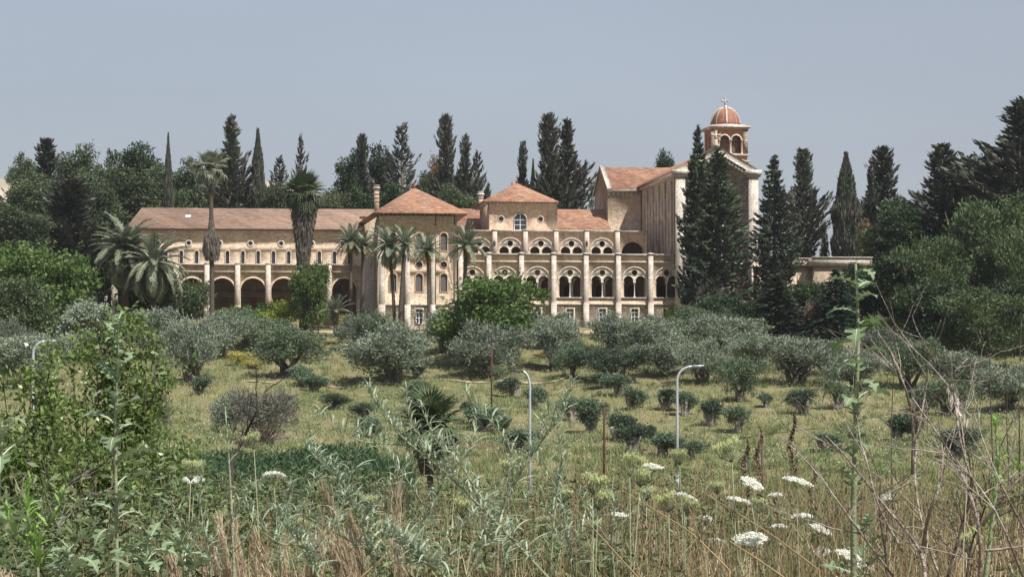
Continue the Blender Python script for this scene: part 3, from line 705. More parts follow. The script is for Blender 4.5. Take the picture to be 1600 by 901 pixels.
# ================================================================ church
C = building('church', 'tall church with red tile gable roof, white corner piers and domed belfry', 'church')
vc = -1.5; vk = 31.0
ua, ub = U(1057, vc), U(1184, vc); um = (ua + ub) / 2
zeC = Zp(1057, 268, vc); zap = Zp(1119, 232, vc); zgc = Zp(1120, 512, vc) - 2
g = G()
zst = lambda y: Zp(1165, y, vc)
panel(g, [(ua, zgc), (ub, zgc), (ub, zeC), (um, zap), (ua, zeC)], [arch(U(1162, vc), 2.1, zst(470), zst(428) - 1.05), circ(um, zst(300), 1.2, 18), arch(um, 1.6, zst(380), zst(335))], front(vc), .7)
part('facade', g, 'rubble_stone', C)
window('round', 2.4, 2.4, C, (um, vc, zst(300)), 'glass', frame='pale_stone', fw=.3)
window('arch', 1.6, zst(335) + .8 - zst(380), C, (um, vc, zst(380)), 'glass', frame='pale_stone', fw=.3)
window('arch', 2.1, zst(428) - zst(470), C, (U(1162, vc), vc, zst(470)), 'louvre_wood', frame='pale_stone', fw=.3)
# white corner piers
for a, b_, nm in ((1056, 1071, 'l'), (1170.5, 1185, 'r')):
    g = G(); x0, x1 = U(a, vc - .6), U(b_, vc - .6)
    g.box(x0, x1, vc - .75, vc - .003, zgc, Zp(1120, 277, vc))
    g.box(x0 - .3, x1 + .3, vc - 1.0, vc - .004, Zp(1120, 277, vc), Zp(1120, 273.5, vc)); g.box(x0 - .55, x1 + .45, vc - 1.2, vc - .004, Zp(1120, 273.5, vc), Zp(1120, 266, vc))
    part('corner_pier', g, 'white_stone', C)
# raking gable band with stepped corbels
g = G(); g2 = G()
for s in (-1, 1):
    ue_ = um + s * (ub - ua) / 2
    a = [(um, zap + .45), (ue_, zeC + .45), (ue_, zeC - .75), (um, zap - .75)]
    if s < 0: a = a[::-1]
    panel(g, a, [], front(vc - .5), .49)
    k = 12
    for i in range(k):
        t = (i + .9) / (k + 1); x = um + (ue_ - um) * t; z = zap + (zeC - zap) * t - .8
        g2.box(x - .2, x + .2, vc - .3, vc - .003, z - .75, z - .1)
part('gable_band', g, 'white_stone', C); tag(part('corbel_steps', g2, 'pale_stone', C), kind='stuff')
for zz in (412, 478):
    g = G(); g.box(U(1071.5, vc), U(1170, vc), vc - .2, vc - .003, zst(zz) - .12, zst(zz) + .12); part('string_course', g, 'pale_stone', C)
# long side wall (seen from the left)
fr = left(ua)
vs = [S(x, 330, ua)[0] for x in (1047, 1036.5, 1026.5, 1017, 1008)]
pv = [2.2 + 5.6 * k for k in range(6)]
g = G(); hs = []; wins = []
for k in range(5):
    c = (pv[k] + pv[k + 1]) / 2
    z1 = Zp(1053, 302, vc); hs += [arch(c, .9, z1 - 2.6, z1 - .45), arch(c, .9, z1 - 7.4, z1 - 4.2)]
    wins += [(c, z1 - 2.6, 2.6), (c, z1 - 7.4, 3.65)]
zlo = ztop - 2
panel(g, rect(vc + .7, vk, zlo, zeC), hs, fr, .6)
part('side_wall', g, 'brown_stone', C)
for c, z0, h in wins: window('arch', .9, h, C, (ua, c, z0), 'glass', side=True, frame='brown_stone', fw=.15)
g = G(); g.box(ub - .6, ub, vc + .7, vk, zgc, zeC); part('far_side_wall', g, 'rubble_stone', C)
for k, p in enumerate(pv):
    if p > vk - 1: continue
    g = G(); g.box(ua - .28, ua - .003, p - .3, p + .3, zlo, zeC - 1.2); part('pilaster', g, 'pale_stone', C)
g = G(); g.box(ua - .4, ua - .003, vc, vk, zeC - .75, zeC - .05); part('cornice', g, 'pale_stone', C)
g = G(); g.tube([(ua - .15, vc + .5, zlo), (ua - .15, vc + .5, zeC - .8)], .09, 6); g.tube([(ua - .15, vk - .8, zlo), (ua - .15, vk - .8, zeC - .8)], .09, 6); part('drainpipe', g, 'bark', C)
# main roof
g = G(); V = [(ua - .7, vc + .05, zeC + .02), (um, vc + .05, zap + .3), (ub + .7, vc + .05, zeC + .02), (ua - .7, 46, zeC + .02), (um, 46, zap + .3), (ub + .7, 46, zeC + .02)]
V += [(p[0], p[1], p[2] - .25) for p in V]
g.add(V, [(3, 0, 1, 4), (4, 1, 2, 5), (0, 3, 9, 6), (9, 10, 7, 6), (2, 1, 7, 8), (1, 0, 6, 7), (10, 11, 8, 7), (5, 2, 8, 11)])
part('roof', g, 'tiles_new', C)
# transept towards the left
zte = Zp(975, 297.5, vk); vb2 = 47.0; vr = 39.0; ztr = Zp(938.5, 262, vr)
g = G(); panel(g, rect(uT, ua - .003, zt2 - 1, zte), [], front(vk), .5)
V = [(uT, vk + .502, zt2 - 3), (uT, vb2, zt2 - 3), (uT, vb2, zte), (uT, vr, ztr), (uT, vk + .502, zte)]
panel(g, [(vk + .502, zt2 - 3), (vb2, zt2 - 3), (vb2, zte), (vr, ztr), (vk + .502, zte + .05)], [arch(vr - 3.3, 1.0, zte - 4, zte - 1.5), arch(vr + 1, 1.0, zte - 2, zte + .5)], left(uT), .5)
part('transept_wall', g, 'brown_stone', C)
window('arch', 1.0, 3.0, C, (uT, vr - 3.3, zte - 4), 'glass', side=True, frame='brown_stone', fw=.12); window('arch', 1.0, 3.0, C, (uT, vr + 1, zte - 2), 'glass', side=True, frame='brown_stone', fw=.12)
g = G(); V = [(uT + .55, vk - .6, zte + .1), (um, vk - .6, zte + .1), (um, vr, ztr + .1), (uT + .55, vr, ztr + .1), (uT + .55, vb2 + .6, zte + .1), (um, vb2 + .6, zte + .1)]
V += [(p[0], p[1], p[2] - .2) for p in V]
g.add(V, [(0, 1, 2, 3), (3, 2, 5, 4), (0, 6, 7, 1), (7, 6, 9, 8), (0, 3, 9, 6)]); part('transept_roof', g, 'tiles_new', C)
g = G()
for a, b_ in (((vk - .7, zte + .05), (vr, ztr + .12)), ((vr, ztr + .12), (vb2 + .7, zte + .05))):
    panel(g, [a, b_, (b_[0], b_[1] + .35), (a[0], a[1] + .35)], [], left(uT - .25), .8)
part('gable_coping', g, 'white_stone', C)
g = G(); g.box(uT - .1, ua - .41, vk - .45, vk - .003, zte - .35, zte - .05); g.box(uT - .15, ua - .41, vk - .7, vk - .46, zte - .12, zte + .02); part('cornice', g, 'grey_trim', C)
g = G()
for u in np.arange(uT + .2, ua - .6, .8): g.box(u - .16, u + .16, vk - .3, vk - .003, zte - .85, zte - .36)
tag(part('corbel', g, 'pale_stone', C), kind='stuff')
# stone cross on the front gable
def cross(g, c, h, k, th=.22):
    a, b2 = k * .5, .13 * h
    zc = h * .62
    g.box(c[0] - .09 * h, c[0] + .09 * h, c[1] - th, c[1] + th, c[2], c[2] + h); g.box(c[0] - a, c[0] - .09 * h - .002, c[1] - th, c[1] + th, c[2] + zc - .09 * h, c[2] + zc + .09 * h)
    g.box(c[0] + .09 * h + .002, c[0] + a, c[1] - th, c[1] + th, c[2] + zc - .09 * h, c[2] + zc + .09 * h)
    for s in (-1, 1): g.box(c[0] + s * a - .08, c[0] + s * a + .08, c[1] - th - .02, c[1] + th + .02, c[2] + zc - .15 * h, c[2] + zc + .15 * h)
    g.box(c[0] - .15 * h, c[0] + .15 * h, c[1] - th - .02, c[1] + th + .02, c[2] + h - .08, c[2] + h + .08)
ux = U(1119, vc)
g = G(); g.lathe([(.55, 0), (.5, .3), (.3, .8), (.28, 1.1)], (ux, vc, zap + .3), 8); cross(g, (ux, vc, zap + 1.0), 1.75, 1.35)
part('gable_cross', g, 'pale_stone', C)
# belfry
BV = 4.0; b0, b1 = U(1112.5, BV), U(1168, BV); bd = b1 - b0
zB = lambda y: Zp(1140, y, BV)
fw_ = 1.55
ca, cb = U(1132.8, BV), U(1151, BV)
bf = G()
panel(bf, rect(b0, b1, zB(276), zB(201.5)), [arch(ca, fw_, zB(239.5), zB(211.5) - fw_ / 2), arch(cb, fw_, zB(239.5), zB(211.5) - fw_ / 2)], front(BV), .5)
panel(bf, rect(BV + .502, BV + bd, zB(276), zB(201.5)), [arch(BV + bd * .33, 1.3, zB(239.5), zB(212) - .6), arch(BV + bd * .7, 1.3, zB(239.5), zB(212) - .6)], left(b0), .5)
bf.box(b0 + .502, b1 - .502, BV + bd, BV + bd + .5, zB(276), zB(201.5)); bf.box(b1 - .5, b1, BV + .502, BV + bd, zB(276), zB(201.5))
bo = part('belfry', bf, 'orange_stone', C)
g = G(); g.box(b0 + .6, b1 - .6, BV + 1.0, BV + bd - .4, zB(242), zB(203)); link('louvre', g.mesh('louvre', MAT['louvre_wood']), bo)
g = G()
for k in range(14): 
    z = zB(239) + (zB(212) - zB(239)) * k / 14; g.box(b0 + .55, b1 - .55, BV + .86, BV + .985, z, z + .06)
for z0, z1, e in ((243.5, 241, .28), (253.5, 251, .35)): g.box(b0 - e, b1 + e, BV - e, BV + bd + e, zB(z0), zB(z1))
link('belfry_band', g.mesh('belfry_band', MAT['white_stone']), bo)
hb = zB(218) - zB(241); CB = column_mesh(hb, .15)
link('column', CB, bo, ((ca + cb) / 2, BV - .05, zB(241)))
link('column', CB, bo, (ca - fw_ / 2 - .12, BV - .05, zB(241)), None, (.7, .7, 1)); link('column', CB, bo, (cb + fw_ / 2 + .12, BV - .05, zB(241)), None, (.7, .7, 1))
for c in (ca, cb):
    g = G(); n = 16; ra, rb = fw_ / 2, fw_ / 2 + .2
    V = [(c + rr * math.cos(t_), BV + yv, zB(211.5) - fw_ / 2 + rr * math.sin(t_)) for rr, yv in ((ra, -.06), (rb, -.06), (rb, -.003)) for t_ in np.linspace(0, math.pi, n)]
    g.add(V, [(i, i + 1, n + i + 1, n + i) for i in range(n - 1)] + [(n + i, n + i + 1, 2 * n + i + 1, 2 * n + i) for i in range(n - 1)])
    link('arch_moulding', g.mesh('arch_moulding', MAT['pale_stone']), bo)
g = G(); g.box(b1 - .62, b1 + .12, BV - .12, BV - .003, zB(240.5), zB(202)); g.box(b0 - .1, b0 + .35, BV - .12, BV - .003, zB(240.5), zB(202)); link('corner_pilaster', g.mesh('corner_pilaster', MAT['rubble_stone']), bo)
g = G(); g.box(b0 - .3, b1 + .3, BV - .3, BV + bd + .3, zB(201.4), zB(199.5)); g.box(b0 - .5, b1 + .5, BV - .5, BV + bd + .5, zB(199.5), zB(197))
g.box(b0 + .1, b1 - .1, BV + .1, BV + bd - .1, zB(197), zB(194.6))
bc = ((b0 + b1) / 2, BV + bd / 2); R_ = 2.28; zd = zB(193.2)
g.lathe([(R_ + .25, zB(194.6)), (R_ + .25, zd - .2), (R_ + .12, zd)], (bc[0], bc[1], 0), 28)
link('belfry_cornice', g.mesh('belfry_cornice', MAT['white_stone']), bo)
dm = G(); dh = Zp(1135, 168.5, BV + bd / 2) - zd
dm.lathe([(R_ * math.cos(t), zd + dh * math.sin(t)) for t in np.linspace(0, math.pi / 2 - .02, 12)], (bc[0], bc[1], 0), 32)
do = part('dome', dm, 'dome_red', C, smooth=True)
g = G()
for k in range(8):
    az = math.radians(-98 + 45 * k)
    pts = [(bc[0] + (R_ + .03) * math.cos(t) * math.cos(az), bc[1] + (R_ + .03) * math.cos(t) * math.sin(az), zd + (dh + .03) * math.sin(t)) for t in np.linspace(0, math.pi / 2 - .05, 9)]
    g.tube(pts, .17 if k % 2 == 0 else .06, 6)
g.lathe([(.45, zd + dh - .05), (.3, zd + dh + .25), (.12, zd + dh + .4)], (bc[0], bc[1], 0), 10)
link('dome_rib', g.mesh('dome_rib', MAT['white_stone'], True), do)
g = G(); cross(g, (bc[0] - .1, bc[1], zd + dh + .35), Zp(1133, 153, BV + 3) - (zd + dh + .4), .95, .1); part('dome_cross', g, 'grey_trim', C)

# ================================================================ flat roofed annexe right of the church
X_ = building('flat_roofed_annexe', 'low flat-roofed annexe with a pale fascia band between the conifers beside the church', 'building')
vx = 2.0
g = G(); a0, a1, a2, a3 = U(1190, vx), U(1248, vx), U(1268, vx), U(1352, vx); zx = lambda y: Zp(1270, y, vx)
g.box(a0, a1, vx, vx + 9, zx(520), zx(416)); g.box(a2 + .002, a3, vx - 2, vx + 9, zx(520), zx(416)); g.box(a1 + .002, a2, vx, vx + 9, zx(520), zx(416)); part('wall', g, 'brown_stone', X_)
g = G(); g.box(a0 - .3, U(1262, vx), vx - .6, vx + 9, zx(415.8), zx(404.5)); g.box(U(1262, vx) + .003, a3 + .4, vx - 2.5, vx + 9, zx(415.8), zx(403.5)); part('roof_fascia', g, 'pale_stone', X_)
g = G(); g.box(a0 - .5, U(1262, vx), vx - .8, vx - .3, zx(404.4), zx(403)); g.box(U(1262, vx) + .003, a3 + .5, vx - 2.7, vx - 2.3, zx(403.4), zx(402)); part('roof_edge', g, 'white_stone', X_)
window('rect', 1.1, 2.4, X_, (U(1252, vx), vx - .003, zx(452)), 'glass', frame='pale_stone')
g = G(); g.box(U(1172, -3), U(1190, -3), -3.4, -1.55, zst(418), zst(415)); g.box(U(1174, -3), U(1176.5, -3), -3.3, -3.0, zgc, zst(418)); g.box(U(1186, -3), U(1188, -3), -3.3, -3.0, zgc, zst(418))
pr = building('side_porch', 'narrow stone porch with thin pillars against the right corner pier of the church', 'porch'); part('frame', g, 'pale_stone', pr)

# garden wall with a post, and a stone urn
gw = building('garden_wall', 'low stone garden wall with a rail and a square end post below the dark spruce', 'wall')
vg = -22
g = G(); w0, w1 = U(1228, vg), U(1290, vg); zq = lambda y: Zp(1260, y, vg)
g.box(w0, w1, vg, vg + .4, zq(560), zq(530)); part('wall', g, 'rubble_stone', gw)
g = G(); g.box(w0, w1 - 1, vg + .1, vg + .3, zq(513), zq(511)); part('rail', g, 'pale_stone', gw)
g = G(); g.box(U(1273, vg), U(1279, vg), vg - .1, vg + .5, zq(540), zq(513)); g.box(U(1272, vg), U(1280, vg), vg - .2, vg + .6, zq(513), zq(511)); part('post', g, 'pale_stone', gw)
up = P(1301, 560, 280); ur_ = thing('stone_urn', 'weathered grey stone urn on a pedestal below the garden wall post', 'urn', up)
g = G(); g.box(-.35, .35, -.35, .35, -1.5, .7); part('pedestal', g, 'rubble_stone', ur_)
g = G(); g.lathe([(.2, .7), (.14, .85), (.36, 1.15), (.42, 1.45), (.3, 1.6), (.34, 1.7), (.2, 1.75)], n=14); part('bowl', g, 'grey_trim', ur_)
# ================================================================ plants: builders
def lobes_crown(rng, lobes, n, L, Wd, up=.0, ncl=16, sig=.2, inner=.25):
    """leaf-sized faces in clumps spread through a set of ellipsoid lobes (cx,cy,cz,rx,ry,rz)"""
    g = G(); lobes = np.array(lobes, float); w = (lobes[:, 3] * lobes[:, 5]); w /= w.sum()
    for lb, k in zip(lobes, rng.multinomial(n, w)):
        if k < 3: continue
        c, r = lb[:3], lb[3:]
        d = rng.normal(size=(ncl, 3)); d /= np.linalg.norm(d, axis=1)[:, None]; d[:, 2] = np.where(rng.random(ncl) < .6, np.abs(d[:, 2]), d[:, 2])
        cl = d * rng.uniform(.72, 1.08, (ncl, 1)); tcl = rng.uniform(0, 1, ncl)
        wh = rng.integers(0, ncl, k); q = np.clip(rng.normal(size=(k, 3)), -2.1, 2.1) * sig
        p = cl[wh] + q
        ki = rng.random(k) < inner
        p[ki] = rng.normal(size=(ki.sum(), 3)) * .42
        dirs = p / (np.linalg.norm(p, axis=1)[:, None] + 1e-6) + rng.normal(size=(k, 3)) * .8; dirs[:, 2] += up
        t = np.clip(tcl[wh] * .6 + rng.uniform(0, .4, k), 0, 1)
        g.cards(c + p * r, dirs, L, Wd, rng, t)
    return g
def limbs(rng, h, r0, n, spread, z0=.35, lean=0, sides=6, pts=5):
    g = G(); g.tube([(lean * t, .15 * math.sin(t * 4) * r0, h * z0 * t) for t in np.linspace(-.06, 1, 4)], [r0 * 1.35, r0, r0 * .85, r0 * .8], sides)
    for i in range(n):
        a = 2 * math.pi * i / n + rng.uniform(-.4, .4); s = spread * rng.uniform(.5, 1); hh = h * rng.uniform(.75, .98)
        P_ = []
        for t in np.linspace(0, 1, pts): P_.append((lean + math.cos(a) * s * t ** .8 + rng.normal() * .04 * s, math.sin(a) * s * t ** .8 + rng.normal() * .04 * s, h * z0 * .9 + (hh - h * z0 * .9) * t ** 1.2))
        g.tube(P_, np.linspace(r0 * .55, r0 * .1, pts), 5)
    return g
def tree_meshes(kind, seed):
    rng = np.random.default_rng(seed * 7 + 3)
    if kind == 'olive':
        lobes = [(rng.uniform(-2.5, 2.5), rng.uniform(-2.2, 2.2), rng.uniform(1.7, 4.0), *((rng.uniform(.7, 1.9),) * 2), rng.uniform(.7, 1.3)) for _ in range(12)] + [(0, 0, 3.0, 2.1, 2.1, 1.7)]
        cr = lobes_crown(rng, lobes, 13000, .3, .09, up=.5, ncl=17, sig=.21)
        t = limbs(rng, 4.2, .38, 5, 2.4, .22); t.tube([(.3, .1, -.2), (.6, .2, .7), (.9, .1, 1.9)], [.34, .25, .15], 6); t.tube([(-.3, 0, -.2), (-.7, .1, .8), (-1.3, 0, 2.0)], [.32, .2, .12], 6)
        return t, cr, 8.2, 5.2
    if kind == 'pollard':
        k = [1, 2, 1, 2, 1, 3, 1, 2, 1, 2][seed % 10]; c = [(rng.uniform(-.4, .4) * (k > 1), rng.uniform(-.3, .3), 1.62 + rng.uniform(-.15, .2)) for _ in range(k)]
        lobes = [(x, y, z, rng.uniform(.62, .85), rng.uniform(.62, .85), rng.uniform(.78, .95)) for x, y, z in c]
        lobes += [(x + rng.uniform(-.5, .5), y + rng.uniform(-.5, .5), z + rng.uniform(-.2, .4), .5, .5, .5) for x, y, z in c for _ in range(2)]
        cr = lobes_crown(rng, lobes, 3800, .2, .065, up=.7, ncl=26, sig=.2)
        t = G()
        for i in range(3 + k):
            a = rng.uniform(0, 6.28); s = rng.uniform(.25, .6)
            t.tube([(math.cos(a) * .25, math.sin(a) * .25, -.3), (math.cos(a) * .16, math.sin(a) * .16, .35), (math.cos(a) * s * .7, math.sin(a) * s * .7, .9), (math.cos(a) * s, math.sin(a) * s, 1.5)], [.24, .17, .13, .1], 6)
        return t, cr, 2.5, 2.6
    if kind == 'broad':
        lobes = [(rng.uniform(-2.8, 2.8), rng.uniform(-2.6, 2.6), rng.uniform(2.0, 7.4), rng.uniform(1.3, 2.1), rng.uniform(1.3, 2.1), rng.uniform(1.1, 1.8)) for _ in range(15)] + [(0, 0, 5.5, 3.1, 3.1, 3.0)]
        return limbs(rng, 7, .3, 6, 2.4, .25), lobes_crown(rng, lobes, 15000, .38, .2, ncl=20, sig=.19), 8.8, 9.2
    if kind == 'broadtall':
        lobes = []
        for i in range(34):
            z = rng.uniform(4, 17.5); r = 3.6 * max(.15, 1 - ((z - 9) / 9.5) ** 2) ** .5; a = rng.uniform(0, 6.28); q = rng.uniform(.3, 1)
            lobes.append((math.cos(a) * r * q, math.sin(a) * r * q, z, rng.uniform(1.2, 2.0), rng.uniform(1.2, 2.0), rng.uniform(1.0, 1.7)))
        lobes += [(0, 0, 8, 2.8, 2.8, 3.5), (0, 0, 13, 2.4, 2.4, 3)]
        return limbs(rng, 16, .35, 7, 2.6, .3), lobes_crown(rng, lobes, 21000, .38, .2, ncl=20, sig=.2), 8.8, 18
    if kind == 'pine':
        lobes = []
        for i in range(18):
            z = rng.uniform(1.9, 8.0); r = 3.3 * (1 - ((z - 4.6) / 5.2) ** 2) ** .5
            a = rng.uniform(0, 6.28); lobes.append((math.cos(a) * r * .75, math.sin(a) * r * .75, z, rng.uniform(1.1, 1.9), rng.uniform(1.1, 1.9), rng.uniform(1.0, 1.5)))
        lobes.append((0, 0, 6.8, 2.2, 2.2, 1.7))
        return limbs(rng, 8, .28, 8, 2.8, .3), lobes_crown(rng, lobes, 19000, .34, .11, up=.7, ncl=20, sig=.19, inner=.2), 8.8, 9.2
    if kind == 'cypress':
        n = 7000; t = rng.random(n) ** .85; z = .35 + 9.5 * t; r = .95 * np.minimum(1, (1.02 - t) * 2.6) * np.minimum(1, .55 + t * 1.6) * (1 + .12 * np.sin(z * 3.1 + 1)) * rng.uniform(.75, 1.12, n)
        a = rng.uniform(0, 6.28, n); p = np.stack([np.cos(a) * r, np.sin(a) * r, z], 1); d = np.stack([np.cos(a) * .25, np.sin(a) * .25, np.ones(n)], 1) + rng.normal(size=(n, 3)) * .18
        g = G(); g.cards(p, d, .5, .13, rng); tr = G(); tr.tube([(0, 0, -.3), (0, 0, 9)], [.2, .04], 6)
        return tr, g, 1.9, 10
    if kind in ('spiky', 'norfolk', 'spruce', 'sparse', 'sparrow'):
        g = G(); tr = G(); H = 10.; R_ = {'spiky': 1.75, 'norfolk': 2.1, 'spruce': 2.2, 'sparse': 1.9}[kind]
        tr.tube([(0, 0, -.3), (.04, 0, 5), (0, 0, H * .97)], [.22, .14, .03], 6)
        nb = {'spiky': 230, 'norfolk': 300, 'spruce': 240, 'sparse': 130}[kind]
        for i in range(nb):
            t = (i + rng.random()) / nb; z = .6 + (H - .8) * t
            if kind == 'norfolk': z = .6 + (H - .8) * (round(t * 34) + rng.normal() * .1) / 34
            prof = {'spiky': min(1, (1 - t) * 1.9) ** .8 * (.75 + .35 * math.sin(t * 13 + seed)), 'norfolk': min(1, (1 - t) * 2.0) ** .8, 'spruce': (1 - t) ** .9, 'sparse': min(1, (1.03 - t) * 1.7)}[kind] + .05
            r = R_ * prof * rng.uniform(.65, 1.1) * (1 + (rng.random() < .08) * .25); a = i * 2.39996 + rng.normal() * .3
            k = int(6 + 22 * r * (.55 if kind == 'sparse' else 1)); s = rng.uniform(.12, 1, k) ** .8
            up = {'spiky': .75, 'norfolk': .42, 'spruce': .0, 'sparse': .6}[kind]; dr = {'spiky': -.1, 'norfolk': .28, 'spruce': .25, 'sparse': -.2}[kind]
            zz = z - dr * r * s + up * r * s ** 2.6 * .8
            p = np.stack([np.cos(a) * r * s, np.sin(a) * r * s, zz], 1) + rng.normal(size=(k, 3)) * (.09 if kind != 'spruce' else .13) * (1.15 - s[:, None] * .7)
            d = np.stack([np.cos(a) * np.ones(k), np.sin(a) * np.ones(k), -dr + up * 2.6 * s ** 1.6 * .8], 1) + rng.normal(size=(k, 3)) * .28
            tt = rng.uniform(0, 1)
            g.cards(p, d, .36, .1, rng, np.clip(tt * .5 + rng.uniform(0, .5, k), 0, 1))
            if r > .5: tr.tube([(0, 0, z), (math.cos(a) * r * .9, math.sin(a) * r * .9, z - dr * r * .9 + up * r * .6)], [.035, .01], 3, cap=False)
        return tr, g, R_ * 2, H
    if kind == 'shrub':
        lobes = [(rng.uniform(-1, 1), rng.uniform(-1, 1), rng.uniform(.5, 1.5), .7, .7, .55) for _ in range(9)]
        return limbs(rng, 1.5, .07, 6, .9, .1), lobes_crown(rng, lobes, 3600, .2, .08, ncl=14, sig=.22), 3, 2.1
    if kind == 'twiggy':
        t = G(); c = []
        for i in range(90):
            a = rng.uniform(0, 6.28); e = rng.uniform(.1, 1.4); l = rng.uniform(.9, 1.6); q = [(0, 0, 0)]
            for k in range(1, 4): q.append((math.cos(a) * math.cos(e) * l * k / 3 + rng.normal() * .08, math.sin(a) * math.cos(e) * l * k / 3 + rng.normal() * .08, .1 + math.sin(e) * l * k / 3))
            t.tube(q, [.02, .015, .01, .006], 3, cap=False)
        lobes = [(rng.uniform(-.9, .9), rng.uniform(-.9, .9), rng.uniform(.6, 1.4), .6, .6, .45) for _ in range(8)]
        return t, lobes_crown(rng, lobes, 3800, .22, .03, up=.5, ncl=12, sig=.25), 3, 2.1
TC = {}
def plant(kind, var, px, top, wpx, D, label, cat='tree', name=None, group=None, mat=None, bark=None, basez=None, dy=0):
    """one tree: Empty at its base > trunk, crown. Size from its height and width in the photo at its distance D."""
    if kind in ('broad', 'pine') and D > 300 and name is None: kind = 'broadtall'
    key = (kind, var, mat)
    mats = {'broadtall': 'hill_leaf', 'olive': 'olive_leaf', 'pollard': 'olive_leaf_dark', 'broad': 'mid_leaf', 'pine': 'hill_leaf', 'cypress': 'cypress_leaf', 'spiky': 'cypress_leaf', 'norfolk': 'norfolk_leaf', 'spruce': 'spruce_leaf', 'sparse': 'brown_cypress', 'shrub': 'mid_leaf', 'twiggy': 'grey_shrub'}
    barks = {'olive': 'olive_bark', 'pollard': 'pale_bark', 'twiggy': 'twig'}
    if key not in TC:
        gk = ('geo', kind, var)
        if gk not in TC: TC[gk] = tree_meshes(kind, var)
        t, c, w, h = TC[gk]
        vv = np.concatenate(c.v); pc = {'spiky': 9, 'norfolk': 5, 'sparse': 7, 'cypress': 3, 'spruce': 4}.get(kind, 1.5); w = float(np.percentile(vv[:, 0], 100 - pc) - np.percentile(vv[:, 0], pc)); h = float(np.percentile(vv[:, 2], 99.7))
        TC[key] = (t.mesh('trunk', MAT[bark or barks.get(kind, 'bark')], True), c.mesh('crown', MAT[mat or mats[kind]]), w, h)
    tm, cm, w0, h0 = TC[key]
    p = P(px, top, D); zb = float(gz(p.x, p.y)) if basez is None else basez
    h = p.z - zb; w = wpx / F * D
    nm = name or {'olive': 'olive_tree', 'pollard': 'pollarded_olive', 'broad': 'leafy_tree', 'broadtall': 'leafy_tree', 'pine': 'pine_tree', 'cypress': 'slim_cypress', 'spiky': 'ragged_cypress', 'norfolk': 'columnar_conifer', 'spruce': 'spruce_tree', 'sparse': 'sparse_conifer', 'shrub': 'garden_shrub', 'twiggy': 'twiggy_bush'}[kind]
    sx = w / w0; o = thing(nm, label, cat, (p.x, p.y, zb), (px * 1.37 + var) % 6.28, group, (sx, sx, h / h0))
    link('trunk', tm, o); link('crown', cm, o); return o

# palms --------------------------------------------------------
def frond_mesh(rng, Lf, curv, a0, nl=30, ll=.5, lw=.055, mat='palm_leaf', seg=9, lift=.2):
    g = G(); pts = [(0, 0, 0)]; a = a0
    for i in range(seg): a -= curv / seg; pts.append((pts[-1][0] + math.cos(a) * Lf / seg, 0, pts[-1][2] + math.sin(a) * Lf / seg))
    pts = np.array(pts); g.tube(pts, np.linspace(.045, .012, len(pts)), 3, .9)
    for s in (-1, 1):
        for k in range(nl):
            t = .12 + .86 * k / nl; f_ = t * seg; i = int(f_); q = pts[i] + (pts[min(i + 1, seg)] - pts[i]) * (f_ - i); T = pts[min(i + 1, seg)] - pts[i]; T = T / np.linalg.norm(T)
            l = ll * math.sin(math.pi * min(1, t * .85 + .15)) ** .6 * rng.uniform(.8, 1.15); up = np.array([-T[2], 0, T[0]])
            d = T * .75 + np.array([0, s, 0]) * .8 + up * (lift + rng.normal() * .12); d /= np.linalg.norm(d)
            e = q + d * l + np.array([0, 0, -.12 * l]); m_ = q + d * l * .45; wv = T * lw
            g.add([q, m_ - wv, e, m_ + wv], [(0, 1, 2, 3)], rng.uniform(.2, 1))
    return g.mesh('frond', MAT[mat])
def fan_mesh(rng, L_, R_, mat='palm_leaf', droop=.25, n=20, w=.5):
    g = G(); g.tube([(0, 0, 0), (L_ * .5, 0, .1), (L_, 0, 0)], [.03, .025, .015], 3, .9)
    for k in range(n):
        a = (k / (n - 1) - .5) * 4.3; r = R_ * (1 - .25 * abs(k / (n - 1) - .5) * 2) * rng.uniform(.9, 1.1); da = 4.3 / n * w
        c = np.array([L_, 0, 0]); m1 = c + np.array([math.cos(a - da), math.sin(a - da), 0]) * r * .55; m2 = c + np.array([math.cos(a + da), math.sin(a + da), 0]) * r * .55
        m3 = c + np.array([math.cos(a), math.sin(a), .06]) * r * .55
        e = c + np.array([math.cos(a), math.sin(a), -droop * rng.uniform(.3, 1.6)]) * r
        g.add([c, m1, e, m2, m3], [(0, 1, 4), (1, 2, 4), (0, 4, 3), (4, 2, 3)], rng.uniform(.1, 1))
    return g.mesh('frond', MAT[mat])
rng = np.random.default_rng(77)
DATE = [frond_mesh(rng, 1.0, c, .25, 28, .2, .017, m_, lift=l_) for c, m_, l_ in ((.55, 'palm_leaf_grey', .35), (.85, 'palm_leaf_grey', .25), (1.35, 'palm_leaf', .1))]
CANA = [frond_mesh(rng, 1.0, c, .3, 40, .17, .013, m_, lift=l_) for c, m_, l_ in ((1.1, 'palm_leaf_grey', .2), (1.5, 'palm_leaf', .1), (2.0, 'palm_leaf', 0))]
FANS = [fan_mesh(rng, .5, .5, 'fan_leaf', d) for d in (.15, .5)]; FANW = [fan_mesh(rng, .5, .5, 'palm_leaf', d) for d in (.2, .6)]
